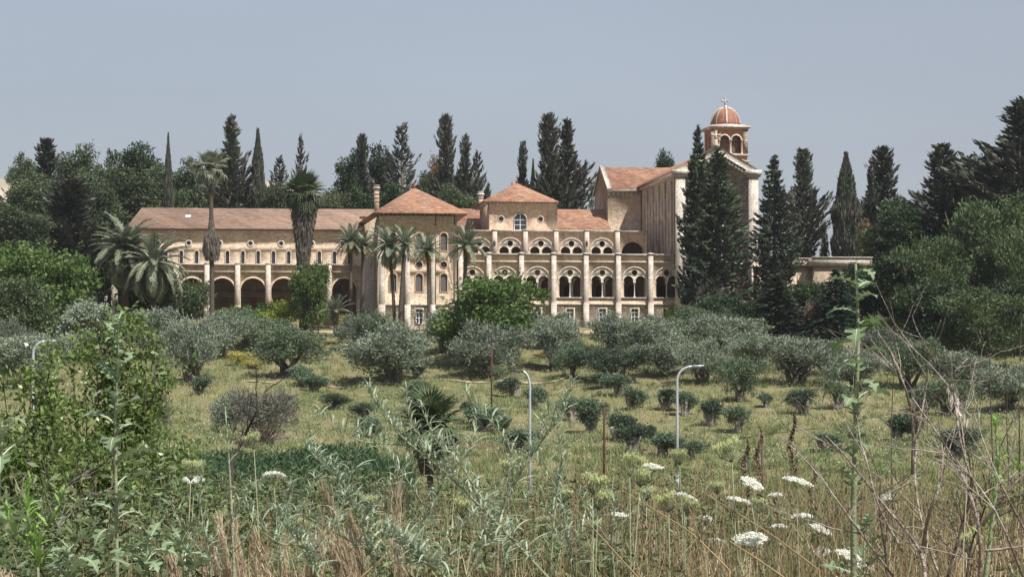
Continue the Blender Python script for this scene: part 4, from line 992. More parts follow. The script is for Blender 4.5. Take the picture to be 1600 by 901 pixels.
def palm(name, label, px, ycrown, D, rpx, base_px=None, kind='date', trunk_r=.2, nf=42, emin=-.5, emax=1.4, skirt=None, fruit=0, lean=0, seed=0, basez=None, skirt_r=.9, windx=0):
    rng = np.random.default_rng(seed + 900); rpx *= 1.16 if kind == 'date' else 1.28; c = P(px, ycrown, D); bx = P(base_px if base_px else px, ycrown, D)
    zb = (float(gz(bx.x, bx.y)) if basez is None else basez) - .2; Lf = rpx / F * D
    o = thing(name, label, 'palm tree', (bx.x, bx.y, zb), 0); top = Vector((c.x - bx.x, 0, c.z - zb))
    g = G(); n = 26; pts = []; rr = []
    for i in range(n):
        t = i / (n - 1); pts.append((top.x * (t ** 1.6), .1 * math.sin(t * 3), top.z * t)); rr.append(trunk_r * (1.12 - .25 * t + (.10 if i % 2 else 0)))
    g.tube(pts, rr, 9); link('trunk', g.mesh('trunk', MAT['palm_bark'], False), o)
    g = G(); k = 500; a = rng.uniform(0, 6.28, k); z = rng.uniform(-.9, .25, k) * (.5 + Lf * .22); r = trunk_r * (1.5 + rng.uniform(0, 1, k) * (.8 + z))
    g.cards(np.stack([np.cos(a) * r, np.sin(a) * r, z], 1), np.stack([np.cos(a) * .5, np.sin(a) * .5, np.ones(k)], 1), .45, .12, rng); link('boot', g.mesh('boot', MAT['dead_frond']), o, top)
    M3 = {'date': DATE, 'canary': CANA, 'fan': FANW, 'darkfan': FANS}[kind]
    for i in range(nf):
        t = (i + .5) / nf; el = emax + (emin - emax) * t ** .8 + rng.normal() * .1; az = i * 2.39996 + rng.normal() * .15
        me = M3[min(len(M3) - 1, int(t * len(M3)))]; s = Lf * rng.uniform(.85, 1.1)
        if windx: 
            dv = Vector((math.cos(az) * math.cos(el) + windx, math.sin(az) * math.cos(el), math.sin(el))).normalized(); az = math.atan2(dv.y, dv.x); el = math.asin(dv.z)
        link('frond', me, o, top + Vector((0, 0, -.15 * trunk_r)), (0, -el + (.0 if kind in ('fan', 'darkfan') else .1), az), (s, s, s))
    if skirt:
        z0, z1 = (P(px, skirt[1], D).z - zb), (P(px, skirt[0], D).z - zb); k = 5200; t = rng.random(k); a = rng.uniform(0, 6.28, k)
        r = skirt_r * (np.sin(np.clip(t * 1.0 + .22, 0, 1) * math.pi * .95) ** .6 if skirt[2] == 'bag' else (.42 + .58 * t ** 1.5)) * rng.uniform(.55, 1.08, k)
        z = z0 + (z1 - z0) * t; cx = top.x * (z / top.z) ** 1.6
        g = G(); g.cards(np.stack([cx + np.cos(a) * r, np.sin(a) * r, z], 1), np.stack([np.cos(a) * .16, np.sin(a) * .16, -np.ones(k)], 1) + rng.normal(size=(k, 3)) * .1, 1.0 * min(1, skirt_r), .1 * min(1, skirt_r + .1), rng)
        link('dead_frond_skirt', g.mesh('dead_frond_skirt', MAT['dead_frond']), o)
    for i in range(fruit):
        a = 2 * math.pi * i / max(1, fruit) - 1.2; r = .75; g = G(); k = 260; q = rng.normal(size=(k, 3)) * (.22, .22, .34)
        g.cards(q, rng.normal(size=(k, 3)) + (0, 0, -1.), .2, .07, rng); link('fruit_bunch', g.mesh('fruit_bunch', MAT['date_fruit']), o, top + Vector((math.cos(a) * r, math.sin(a) * r * .8, -.75 - .35 * (i % 2))))
    return o

# ================================================================ trees behind and beside the monastery
BT = [
('pine', 0, 38, 244, 46, 400, 'small pine on the open ridge at the edge of the photo, bare hillside beside it', 'hill_leaf'),
('spiky', 1, 72, 219, 62, 382, 'dark ragged cypress standing nearest the bare hill end of the skyline', None),
('pine', 1, 113, 231, 74, 392, 'flat-topped pine touching the dark ragged cypress near the hill', 'hill_leaf'),
('spiky', 2, 108, 282, 96, 345, 'broad low dark conifer in front of the flat-topped pine', None),
('broad', 1, 45, 275, 90, 370, 'dull green tree below the small ridge pine', 'hill_leaf'),
('broad', 2, 20, 320, 100, 330, 'grey-green tree at the photo edge above the bright green tree', 'hill_leaf'),
('sparse', 0, 172, 236, 34, 402, 'thin half-bare tree beside the bright rounded crown on the skyline', None),
('broad', 0, 214, 228, 84, 396, 'bright green rounded tree between the thin half-bare tree and the slim cypress', 'dark_leaf'),
('broad', 3, 160, 262, 90, 385, 'dull green rounded tree under the thin half-bare tree', 'hill_leaf'),
('pine', 2, 200, 268, 110, 372, 'wide soft pine behind the canary palms', 'hill_leaf'),
('pine', 3, 150, 290, 70, 362, 'pine between the broad low conifer and the wing roof end', 'hill_leaf'),
('broad', 1, 245, 262, 60, 388, 'hazy green tree directly behind the slim dark cypress', 'hill_leaf'),
('cypress', 0, 263, 209, 15, 376, 'very slim dark cypress standing alone above the wing roof end', None),
('broad', 2, 292, 252, 64, 386, 'rounded green tree between slim cypress and tall fan palm', 'hill_leaf'),
('pine', 0, 330, 262, 66, 392, 'green pine directly behind the tall thin fan palm crown', 'hill_leaf'),
('spiky', 0, 361, 185, 52, 374, 'tall dark dense cypress just right of the thin fan palm crown', None),
('cypress', 1, 403, 202, 25, 374, 'pointed dark cypress between tall dense cypress and shaggy palm', None),
('sparse', 1, 437, 247, 46, 388, 'brownish thin-leaved tree beside the pointed dark cypress', None),
('broad', 0, 430, 288, 60, 374, 'low green tree above the wing roof under the brownish tree', 'hill_leaf'),
('broad', 3, 388, 294, 50, 378, 'low green tree above the wing roof at the foot of the pointed cypress', 'hill_leaf'),
('sparse', 2, 470, 213, 30, 376, 'narrow greyish conifer rising behind the shaggy palm crown', None),
('broad', 1, 508, 298, 62, 376, 'low green tree above the roof between shaggy palm and dark conifer group', 'hill_leaf'),
('pine', 1, 548, 238, 46, 388, 'wind-shaped open pine at the near edge of the dark conifer group', 'dark_leaf'),
('spiky', 1, 566, 212, 36, 380, 'pointed ragged conifer standing up out of the pine group left of the chimney', None),
('pine', 2, 594, 232, 56, 384, 'dark rounded pine directly above the dark banded chimney', 'dark_leaf'),
('sparse', 0, 628, 196, 62, 376, 'tall brownish-green conifer above the corner tower roof', 'cypress_leaf'),
('broad', 2, 604, 290, 66, 366, 'low green tree right behind the dark banded chimney', 'dark_leaf'),
('broad', 3, 560, 296, 46, 368, 'low green tree above the roof left of the dark banded chimney', 'dark_leaf'),
('broad', 0, 665, 272, 46, 376, 'green tree just right of the corner tower roof peak', 'hill_leaf'),
('broad', 1, 688, 248, 38, 384, 'rusty brown withered tree behind the tallest narrow cypress', 'autumn_leaf'),
('spiky', 2, 697, 181, 36, 374, 'tallest narrow open cypress with upturned branches beside the rusty tree', None),
('spiky', 0, 727, 215, 38, 373, 'second open cypress immediately right of the tallest narrow one', None),
('sparse', 1, 746, 238, 38, 378, 'half-bare brown cypress beside the short pale chimney', None),
('broad', 2, 712, 290, 60, 362, 'low green tree between the two pyramid roofs', 'hill_leaf'),
('spruce', 0, 763, 288, 18, 372, 'tiny pale green conifer top just behind the pavilion roof', 'hill_leaf'),
('spiky', 1, 817, 224, 26, 372, 'small spiky conifer above the pavilion roof peak', None),
('cypress', 2, 833, 250, 14, 374, 'slender dark spike between the small conifer and the great dark cypress', None),
('spiky', 2, 858, 180, 44, 366, 'great dark cypress mass behind the pavilion roof, taller stem', None),
('spiky', 0, 886, 190, 50, 368, 'great dark cypress mass behind the pavilion roof, wider outer stem', None),
('sparse', 2, 925, 292, 16, 376, 'bare twiggy sapling top beside the transept gable', None),
('pine', 0, 1036, 239, 40, 392, 'small dark umbrella pine peeping over the church roof ridge', 'dark_leaf'),
('norfolk', 0, 1090, 204, 42, 297, 'slender conifer against the church front with its tip beside the gable cross', None),
('norfolk', 1, 1122, 236, 74, 293, 'broad dense dark conifer in front of the church facade', None),
('norfolk', 2, 1210, 248, 52, 303, 'tall conifer with upswept layered branches just right of the church pier', None),
('spiky', 1, 1255, 235, 52, 342, 'ragged dark cypress with a tufted top above the flat roofed annexe', None),
('spruce', 1, 1288, 348, 24, 350, 'small feathery conifer between two dark cypresses above the annexe', 'hill_leaf'),
('cypress', 3, 1322, 239, 38, 338, 'thick smooth spindle-shaped cypress right of the annexe', None),
('spiky', 0, 1360, 262, 26, 340, 'thin ragged cypress stem leaning beside the open-topped one', None),
('spiky', 2, 1380, 231, 54, 342, 'open-topped ragged cypress with bare upswept branches', None),
('broad', 1, 1358, 345, 30, 330, 'rust-tinged small tree at the foot of the spindle-shaped cypress', 'autumn_leaf'),
('broad', 2, 1405, 318, 90, 325, 'dark green rounded tree below the open-topped cypress', 'dark_leaf'),
('spiky', 1, 1472, 228, 84, 330, 'big dark oval cypress with a feathery twin top', None),
('broad', 3, 1512, 246, 80, 328, 'dark leafy tree leaning on the big oval cypress', 'dark_leaf'),
('broad', 0, 1556, 238, 60, 322, 'dark leafy tree between the oval cypress and the tallest edge tree', 'dark_leaf'),
('spiky', 0, 1596, 160, 120, 318, 'tallest dark tree cut by the right edge of the photo', None),
('broad', 1, 1590, 290, 110, 310, 'dark mass of leaves under the tallest tree at the photo edge', 'dark_leaf'),
('pine', 2, 1532, 316, 150, 290, 'big rounded light green pine below the dark skyline trees', 'pine_leaf'),
('pine', 3, 1585, 352, 100, 282, 'light green pine spreading out of the frame beside the big rounded one', 'pine_leaf'),
('pine', 0, 1452, 372, 110, 284, 'spreading pine with dark shaded underside beside the big rounded pine', 'pine_leaf'),
('broad', 2, 1400, 395, 90, 290, 'dark green tree behind the stone urn and prickly tall weed', 'dark_leaf'),
('pine', 1, 1540, 450, 120, 255, 'low light green pine above the olive trees near the photo edge', 'pine_leaf'),
('broad', 3, 1460, 440, 110, 275, 'dark shaded tree below the spreading pine', 'dark_leaf'),
('broad', 0, 1590, 440, 100, 270, 'dark shaded tree at the photo edge below the light pines', 'dark_leaf'),
('spruce', 2, 1306, 422, 62, 284, 'dark green spruce behind the garden wall post', None),
('spruce', 0, 1214, 430, 74, 288, 'dark pointed conifer below the tall layered one beside the church', 'norfolk_leaf'),
('broad', 1, 1268, 440, 66, 296, 'fresh green tree under the annexe fascia', 'dark_leaf'),
('broad', 2, 1350, 425, 66, 292, 'leafy green tree behind the top of the tall prickly weed', 'dark_leaf'),
('broad', 3, 1335, 412, 40, 305, 'green tree at the end of the annexe roof', 'dark_leaf'),
('broad', 0, 72, 385, 150, 272, 'bright green leafy tree beside the great canary palm', 'bright_leaf'),
('broad', 1, 25, 435, 110, 262, 'grey-green tree below the bright one at the photo edge', 'mid_leaf'),
('broad', 3, 128, 400, 80, 300, 'dark green tree tucked behind the canary palm trunk', 'dark_leaf'),
('broad', 2, 230, 420, 90, 318, 'dark shaded tree behind the two canary palms', 'dark_leaf'),
('broad', 1, 770, 433, 138, 256, 'big bright green tree in front of the arcades', 'bright_leaf'),
('broad', 3, 1120, 462, 80, 287, 'green leafy tree at the foot of the broad church conifer', 'dark_leaf'),
('broad', 2, 1175, 470, 60, 288, 'green bushy tree between church door and pointed conifer', 'dark_leaf'),
]
for k, vr_, px, top, w, D, lab, mt in BT: plant(kind=k, var=vr_, px=px, top=top, wpx=w, D=D, label=lab, mat=mt)
SH = [
('shrub', 0, 310, 438, 60, 322, 'olive-green shrub inside the first wing arch beside the palm', 'mid_leaf'),
('shrub', 1, 440, 466, 62, 304, 'yellow-green shrub in front of the wing arches', 'lime_leaf'),
('shrub', 2, 405, 472, 46, 308, 'dark green shrub beside the yellow-green one', 'bright_leaf'),
('shrub', 0, 360, 478, 50, 306, 'low leafy shrub at the base of the thin fan palm', 'bright_leaf'),
('shrub', 1, 490, 470, 40, 303, 'green shrub beneath the ivy-covered tree', 'bright_leaf'),
('shrub', 2, 545, 490, 30, 302, 'small yellowish bush at the foot of the fruiting date palm', 'gold_shrub'),
('shrub', 1, 520, 532, 44, 282, 'orange dry bush between olive trees below the gravel path', 'dry_shrub'),
('shrub', 0, 372, 548, 46, 262, 'yellow flowering bush between two big olives', 'gold_shrub'),
('shrub', 2, 396, 560, 36, 256, 'second yellowish bush against the olive trunk', 'gold_shrub'),
('shrub', 0, 845, 550, 38, 262, 'round golden dry bush between olive trunks in the middle', 'dry_shrub'),
('shrub', 2, 918, 520, 44, 288, 'golden dry bush under the arcade buttress', 'dry_shrub'),
('shrub', 1, 1055, 478, 36, 294, 'lime green bush at the foot of the church pier', 'lime_leaf'),
('twiggy', 0, 1105, 436, 60, 290, 'bare purplish twiggy bush in front of the broad church conifer', 'grey_shrub'),
('shrub', 1, 1264, 470, 58, 288, 'shrub with rosy young leaves beside the spruce', 'rosy_leaf'),
('shrub', 0, 1238, 478, 44, 290, 'bright green shrub under the annexe window', 'bright_leaf'),
('shrub', 2, 1375, 492, 60, 280, 'green-gold shrub behind the drooping leaves of the tall weed', 'bright_leaf'),
('shrub', 0, 1446, 455, 22, 276, 'oleander with red flowers under the spreading pine', 'red_flower'),
('twiggy', 1, 412, 606, 100, 172, 'large grey-brown twiggy bush in the grass before the olives', 'grey_shrub'),
('twiggy', 2, 235, 600, 60, 175, 'grey twiggy bush beside the leafy foreground shrub', 'grey_shrub'),
('shrub', 2, 365, 612, 56, 186, 'low grey-green bush behind the large twiggy one', 'olive_leaf'),
('twiggy', 0, 1180, 505, 40, 290, 'pale leafless bush between olive grove and garden wall', 'grey_shrub'),
('broad', 0, 130, 470, 90, 262, 'silvery green bush-like tree below the canary palm', 'olive_leaf'),
]
for k, vr_, px, top, w, D, lab, mt in SH: plant(kind=k, var=vr_, px=px, top=top, wpx=w, D=D, label=lab, mat=mt, cat='shrub' if k != 'broad' else 'tree')
# ivy covered dead tree
o = plant('broad', 0, 482, 412, 54, 300, 'tree trunk smothered in bright green ivy in front of the shaggy palm', name='ivy_covered_tree', mat='bright_leaf')
# woods: the far mass of trees that closes the view behind the single ones
rngw = np.random.default_rng(44); lb = []
for i in range(150):
    px = rngw.choice([rngw.uniform(-160, 770), rngw.uniform(1385, 1760)], p=[.72, .28]); D = rngw.uniform(405, 450)
    ty = np.interp(px, [-160, 0, 60, 150, 260, 340, 420, 500, 640, 700, 770, 1385, 1450, 1560, 1760], [300, 300, 285, 275, 272, 280, 292, 312, 305, 298, 318, 330, 290, 275, 260]) + rngw.uniform(0, 45)
    q = P(px, ty, D); lb.append((q.x, q.y, q.z - 2.4, rngw.uniform(2.8, 4.4), 3, rngw.uniform(2.2, 3.2))); lb.append((q.x + 1, q.y - 3, q.z - 7, 4.4, 3, 4.5))
tag(link('woods', lobes_crown(rngw, lb, 90000, .6, .3, ncl=26, sig=.2).mesh('woods', MAT['hill_leaf'])), 'hazy mass of woodland closing the view behind the single trees', 'woods', None, 'stuff')
# small bare tree before the tower
rng = np.random.default_rng(3); p = P(655, 478, 291); zb = float(gz(p.x, p.y)); o = thing('bare_tree', 'small nearly bare tree standing before the corner tower windows', 'tree', (p.x, p.y, zb))
g = limbs(rng, p.z - zb, .11, 6, 1.8, .4); link('trunk', g.mesh('trunk', MAT['bark'], True), o)
link('crown', lobes_crown(rng, [(rng.uniform(-1.2, 1.2), rng.uniform(-1, 1), p.z - zb - rng.uniform(0, 1.6), .6, .6, .4) for _ in range(6)], 260, .25, .09).mesh('crown', MAT['dark_leaf']), o)

# palms
palm('canary_palm', 'great canary island palm with full pale crown beside the bright green tree', 195, 392, 299, 54, kind='canary', trunk_r=.5, nf=85, emin=-.75, seed=1)
palm('canary_palm', 'smaller canary palm with long drooping fronds before the wing arches', 240, 412, 296, 56, kind='canary', trunk_r=.42, nf=60, emin=-.9, emax=1.3, seed=2)
palm('fan_palm', 'very tall thin fan palm with a bag of dead fronds halfway down its trunk', 329, 260, 303, 28, base_px=332, kind='fan', trunk_r=.33, nf=34, emin=-1.3, skirt=(348, 404, 'bag'), skirt_r=1.25, seed=3)
palm('shaggy_fan_palm', 'stout fan palm wrapped in a long shaggy skirt of dead fronds', 475, 298, 303, 31, base_px=474, kind='darkfan', trunk_r=.55, nf=60, emin=-1.1, skirt=(318, 420, 'cone'), skirt_r=2.15, seed=4)
palm('date_palm', 'date palm with hanging yellow fruit bunches left of the tower', 548, 378, 303, 30, kind='date', trunk_r=.26, nf=34, emin=-.2, fruit=7, seed=5)
palm('date_palm', 'date palm with grey upright fronds hard against the tower side', 568, 384, 304, 26, base_px=566, kind='date', trunk_r=.3, nf=30, emin=-.2, fruit=3, seed=6)
palm('date_palm', 'leaning date palm with windblown fronds before the first tower window', 608, 384, 297, 36, base_px=617, kind='date', trunk_r=.24, nf=38, emin=-.9, seed=7, windx=-.25)
palm('date_palm', 'date palm with a thicker curved trunk beside the windblown one', 634, 381, 296, 32, base_px=625, kind='date', trunk_r=.3, nf=30, emin=-.5, seed=8, windx=-.1)
palm('date_palm', 'slim date palm with small orange fruit before the tower middle pier', 668, 392, 288, 30, base_px=670, kind='date', trunk_r=.2, nf=30, emin=-.1, fruit=3, seed=9)
palm('date_palm', 'date palm curving up before the first arcade bay, fronds in a fan', 729, 386, 295, 36, base_px=724, kind='date', trunk_r=.3, nf=34, emin=-.1, fruit=2, seed=10, lean=1)
palm('young_date_palm', 'young short date palm with stiff upright fronds beside the gravel path', 524, 490, 292, 30, kind='date', trunk_r=.28, nf=24, emin=.6, seed=11)
palm('small_fan_palm', 'young dark green fan palm with dead leaves hanging below, among the foreground weeds', 672, 662, 86, 52, kind='darkfan', trunk_r=.15, nf=46, emin=-1.1, skirt=(682, 736, 'bag'), skirt_r=.45, seed=12)

# ================================================================ the olive grove
def gd(px, by): return ground(px, by, 150)
OL = [
(300, 596, 116, 498, 'big silvery olive tree at the path end nearest the foreground shrub'),
(450, 590, 122, 508, 'big round olive tree standing left of the dry orange bush'),
(612, 598, 140, 505, 'wide olive tree with forked trunk directly before the corner tower'),
(757, 590, 120, 502, 'spreading pale olive tree behind the tall rusty pole'),
(640, 575, 50, 515, 'narrow olive tree half hidden behind the wide forked one'),
(868, 578, 86, 495, 'leaning olive tree beside the round golden dry bush'),
(895, 590, 66, 532, 'small-crowned olive tree with thick dark trunk right of the path end'),
(962, 597, 104, 540, 'low dense dark green olive tree in the middle of the front row'),
(1040, 588, 92, 525, 'olive tree just left of the taller lamp head'),
(1098, 600, 84, 528, 'olive tree right behind the taller lamp head'),
(1155, 628, 84, 556, 'rounded olive tree standing forward of the row, right of the lamp'),
(1245, 600, 112, 525, 'broad olive tree below the garden wall post'),
(1335, 612, 110, 548, 'olive tree behind the middle of the tall prickly weed'),
(1418, 608, 100, 528, 'olive tree behind the dead grey branches'),
(1500, 606, 96, 548, 'olive tree below the low light green pine'),
(1580, 640, 120, 570, 'pale olive tree at the right photo edge'),
(1480, 650, 90, 590, 'low olive tree standing behind the dry twigs and oat'),
(238, 560, 90, 482, 'olive tree directly below the smaller canary palm'),
(350, 560, 86, 486, 'olive tree below the thin fan palm'),
(412, 548, 80, 494, 'olive tree behind the yellow flowering bush'),
(385, 540, 70, 484, 'dark little olive crown below the wing arches'),
(560, 548, 84, 492, 'olive tree at the foot of the fruiting date palm'),
(590, 560, 90, 486, 'olive tree hiding the tower side foot'),
(700, 550, 90, 486, 'olive tree below the bright green tree, tower side'),
(735, 565, 80, 508, 'olive tree under the bright green tree, church side'),
(850, 545, 80, 490, 'olive tree before the third arcade buttress'),
(958, 552, 84, 488, 'tall olive tree before the middle arcade bays'),
(1012, 560, 110, 492, 'wide olive tree before the last arcade bays'),
(1075, 560, 90, 498, 'olive tree below the lime green bush'),
(1130, 560, 100, 492, 'olive tree below the broad church conifer'),
(1178, 580, 90, 518, 'olive tree between lamp and garden wall rail'),
(1100, 530, 80, 478, 'rear olive tree touching the church conifer foot'),
(1380, 570, 90, 512, 'rear olive tree under the green-gold shrub'),
(1290, 585, 80, 535, 'olive tree beside the stone urn'),
(165, 560, 80, 500, 'olive tree behind the top of the leafy foreground shrub'),
(60, 600, 120, 520, 'olive tree behind the curved lamp at the photo edge'),
(10, 590, 90, 500, 'dull olive tree cut by the left photo edge'),
(1545, 560, 90, 512, 'rear olive tree below the dark shaded edge trees'),
]
for i, (px, by, w, top, lab) in enumerate(OL):
    plant('olive', i % 6, px, top, w * .95, gd(px, by), lab, group='big olive trees of the grove', mat='olive_leaf_dark' if 'dark' in lab else ('olive_leaf_green' if i % 3 == 1 else None))
PO = [
(313, 616, 30, 592, 'small dark bush olive at the path end below the big silvery tree'),
(470, 604, 48, 577, 'double-crowned pollard before the big round olive'),
(490, 612, 36, 592, 'pollard crown with pale trunk hugging the double-crowned one'),
(520, 640, 44, 617, 'squat pollard right of the large twiggy bush'),
(587, 684, 36, 656, 'dark ball-shaped pollard among the silver weeds'),
(568, 655, 34, 632, 'little pollard just above the dark ball-shaped one'),
(648, 592, 30, 570, 'pollard tucked against the wide forked olive'),
(650, 622, 38, 596, 'pollard with bright trunk above the young fan palm'),
(738, 660, 34, 630, 'pollard left of the rusty pole foot, thin crown'),
(757, 674, 52, 638, 'wide pollard with pale open trunk below the rusty pole'),
(786, 678, 28, 652, 'tiny pollard right of the wide pale-trunked one'),
(775, 595, 26, 576, 'pollard immediately right of the rusty pole'),
(805, 622, 36, 592, 'pollard left of the thin dark-headed lamp'),
(838, 640, 34, 608, 'pollard touching the thin dark-headed lamp pole'),
(803, 708, 52, 675, 'large dark pollard low behind the thin dark-headed lamp'),
(893, 660, 30, 622, 'pollard with broad white split trunk behind the silver weed top'),
(926, 675, 46, 625, 'tall pollard with forked white trunk beside the short rusty post'),
(945, 606, 46, 585, 'low dark pollard in front of the dense dark olive'),
(965, 620, 40, 588, 'pollard immediately below the dense dark olive'),
(986, 640, 34, 608, 'pollard with dark trunk below the middle of the front row'),
(965, 690, 44, 650, 'dark pollard just right of the short rusty post'),
(988, 706, 54, 664, 'wide dark pollard on a thin stem near the short rusty post'),
(1034, 714, 46, 680, 'round dark pollard left of the taller lamp pole foot'),
(1085, 718, 34, 692, 'pollard right of the taller lamp pole foot'),
(1040, 640, 36, 612, 'pollard left of the taller lamp pole at mid height'),
(1070, 650, 32, 614, 'pale-trunked pollard right behind the taller lamp pole'),
(1110, 665, 32, 628, 'single ball pollard right of the taller lamp'),
(1152, 676, 40, 637, 'roundish pollard beyond the reddish dry dock stems'),
(1197, 637, 24, 617, 'tiny pollard right of the rounded forward olive'),
(1256, 648, 40, 610, 'pollard below the broad olive and garden wall'),
(1288, 706, 36, 680, 'round pollard left of the tall prickly weed stem'),
(1310, 640, 40, 600, 'pollard close behind the tall prickly weed'),
(1400, 690, 50, 650, 'pollard seen through the dead grey branches'),
(1500, 720, 60, 672, 'pollard low behind the dry twigs near the spiky green plant'),
(1440, 640, 40, 612, 'small pollard beside the leafless sapling'),
]
rngp = np.random.default_rng(8)
for i, (px, by, w, top, lab) in enumerate(PO):
    plant('pollard', i % 10, px, top - 4, w * 1.05, gd(px, by), lab, group='pollarded olives on the grassy slope', mat='olive_leaf_green' if i % 4 == 3 else None).rotation_euler = (rngp.normal() * .09, rngp.normal() * .09, rngp.uniform(0, 6.28))

# ================================================================ street lamps, posts, wire
def lamp(px, top, D, reach, label, head='lamp_dark', arm=-1, r=.085):
    p = P(px, top, D); zb = float(gz(p.x, p.y)); h = p.z - zb
    o = thing('street_lamp', label, 'street lamp', (p.x, p.y, zb))
    pts = [(0, 0, -.3), (0, 0, h * .5), (0, 0, h - .9)] + [(arm * reach * (1 - math.cos(t)), 0, h - .9 + .9 * math.sin(t)) for t in np.linspace(.3, math.pi / 2, 6)]
    g = G(); g.tube(pts, [r * 1.2, r] + [r * .85] * (len(pts) - 2), 10); g.tube([(0, 0, -.2), (0, 0, .9)], r * 1.6, 10); link('pole', g.mesh('pole', MAT['galvanised'], True), o)
    x = arm * reach; g = G()
    g.add([(x - arm * .05, -.12, h - .08), (x - arm * .05, .12, h - .08), (x + arm * .75, .16, h + .02), (x + arm * .75, -.16, h + .02), (x - arm * .05, -.1, h + .07), (x - arm * .05, .1, h + .07), (x + arm * .7, .1, h + .09), (x + arm * .7, -.1, h + .09)], [(0, 1, 2, 3), (4, 7, 6, 5), (0, 4, 5, 1), (1, 5, 6, 2), (2, 6, 7, 3), (3, 7, 4, 0)])
    hd = link('lamp_head', g.mesh('lamp_head', MAT[head]), o)
    g = G(); g.box(min(x + arm * .15, x + arm * .6), max(x + arm * .15, x + arm * .6), -.09, .09, h - .09, h - .055); link('lens', g.mesh('lens', MAT['lamp_lens']), hd)
lamp(1058, 572, 128, 1.0, 'taller grey street lamp with a broad curved neck and pale head', 'galvanised', 1, .09)
lamp(828, 580, 112, .42, 'thin grey street lamp with a small dark head bent towards the young fan palm', 'lamp_dark', -1, .075)
lamp(52, 533, 140, .85, 'white street lamp curving out behind the leafy shrub at the photo edge', 'galvanised', 1, .11)
def post(px, y0, y1, D, r, label, mat='rust', name='metal_post', lean=0):
    a, b_ = P(px, y1, D), P(px + lean, y0, D); zb = min(a.z, float(gz(a.x, a.y)))
    g = G(); h = b_.z - zb; g.tube([(0, 0, -.3), (0, 0, h * .5), (b_.x - a.x, 0, h)], r, 8); g.lathe([(r * 1.25, h - .02), (r * 1.25, h + .03), (r * .5, h + .05)], (b_.x - a.x, 0, 0), 8)
    return tag(link(name, g.mesh(name, MAT[mat], True), None, (a.x, a.y, zb)), label, 'post')
post(768, 538, 640, 196, .075, 'tall thin rusty pole rising before the spreading pale olive')
post(944, 634, 738, 128, .07, 'short rusty post with a wire loop among the pollards')
a = P(949, 722, 127.5); g = G(); g.tube([(a.x - .15 + .12 * math.cos(t), a.y, a.z + .12 * math.sin(t)) for t in np.linspace(0, 5.6, 12)], .012, 4)
tag(link('wire_loop', g.mesh('wire_loop', MAT['dark_twig'])), 'loop of wire hanging on the short rusty post', 'wire')
post(672, 640, 760, 92, .03, 'thin dark stake behind the silver weeds and young fan palm', 'dark_twig', 'wooden_stake')
post(1190, 690, 790, 90, .06, 'dark fence stake under the reddish dry dock stems', 'dark_twig', 'wooden_stake')
post(706, 700, 790, 84, .03, 'short dark stake right of the young fan palm trunk', 'dark_twig', 'wooden_stake')
post(497, 488, 534, 295, .1, 'thin leaning dark stump pole at the edge of the gravel path', 'bark', 'wooden_pole')
g = G(); q = [P(x, y, D) for x, y, D in ((1060, 698, 128), (1100, 697, 126), (1145, 688, 124), (1190, 678, 122), (1290, 668, 118))]; g.tube(q, .02, 4)
tag(link('cable', g.mesh('cable', MAT['dark_twig'])), 'thin cable sagging away from the taller street lamp pole', 'cable')
# ================================================================ grasses, reeds and bank weeds (countless: stuff)
def blades(rng, x, y, h, w, lean=.35, seg=2, tint=None, z0=None, curve=.3):
    n = len(x); z = gz(x, y) - .03 if z0 is None else z0
    a = rng.uniform(0, 6.28, n); f = rng.uniform(0, 6.28, n); le = rng.uniform(0, lean, n)
    dx, dy = np.cos(a) * le, np.sin(a) * le; wx, wy = np.cos(f) * w * .5, np.sin(f) * w * .5
    g = G(); t = rng.uniform(0, 1, n) if tint is None else tint; k = seg
    V = []
    for s in np.linspace(0, 1, k + 1)[:-1]:
        ww = (1 - s * .6); cx = x + dx * h * s * (1 + curve * s * s); cy = y + dy * h * s * (1 + curve * s * s); cz = z + h * s * (1 - .25 * le * s)
        V += [np.stack([cx - wx * ww, cy - wy * ww, cz], 1), np.stack([cx + wx * ww, cy + wy * ww, cz], 1)]
    V.append(np.stack([x + dx * h * (1 + curve), y + dy * h * (1 + curve), z + h * (1 - .25 * le)], 1))
    m_ = 2 * k + 1; V = np.stack(V, 1).reshape(-1, 3); b0 = np.arange(n)[:, None] * m_
    g.v.append(V); g.t.append(np.repeat(t, m_)); g.n += len(V)
    for i in range(k - 1): g.f.append(b0 + np.array([[2 * i, 2 * i + 1, 2 * i + 3, 2 * i + 2]]))
    g.f.append(b0 + np.array([[2 * k - 2, 2 * k - 1, 2 * k]])); return g
def field(rng, n, y0, y1, px0=-60, px1=1660, pw=1.0):
    y = y0 + (y1 - y0) * rng.random(n) ** pw; px = rng.uniform(px0, px1, n); return (px - 800) / F * y, y
def wave(x, y, s): return .5 + .25 * np.sin(x * s + 1.3 * np.sin(y * s * .7)) + .25 * np.sin(y * s * 1.3 + 2 * np.sin(x * s * .55 + 1))
rng = np.random.default_rng(11)
x, y = field(rng, 260000, 118, 300, pw=1.1)
wv = wave(x, y, .18); wf = wave(x + 50, y, .55)
pathy = np.interp(x, [p[0] for p in pts], [p[1] for p in pts], left=-99, right=-99)
keep = (rng.random(len(x)) < .35 + .65 * wf) & ~((np.abs(y - pathy) < 1.5) & (rng.random(len(x)) < .5)) & (y < 293); x, y, wv, wf = x[keep], y[keep], wv[keep], wf[keep]
tn = np.clip(.15 + .55 * wv + rng.normal(size=len(x)) * .22 + .2 * (wf - .5), 0, 1)
g = blades(rng, x, y, rng.uniform(.18, .6, len(x)) * (.4 + 1.1 * wf ** 1.5), rng.uniform(.05, .11, len(x)), .8, 1, tn)
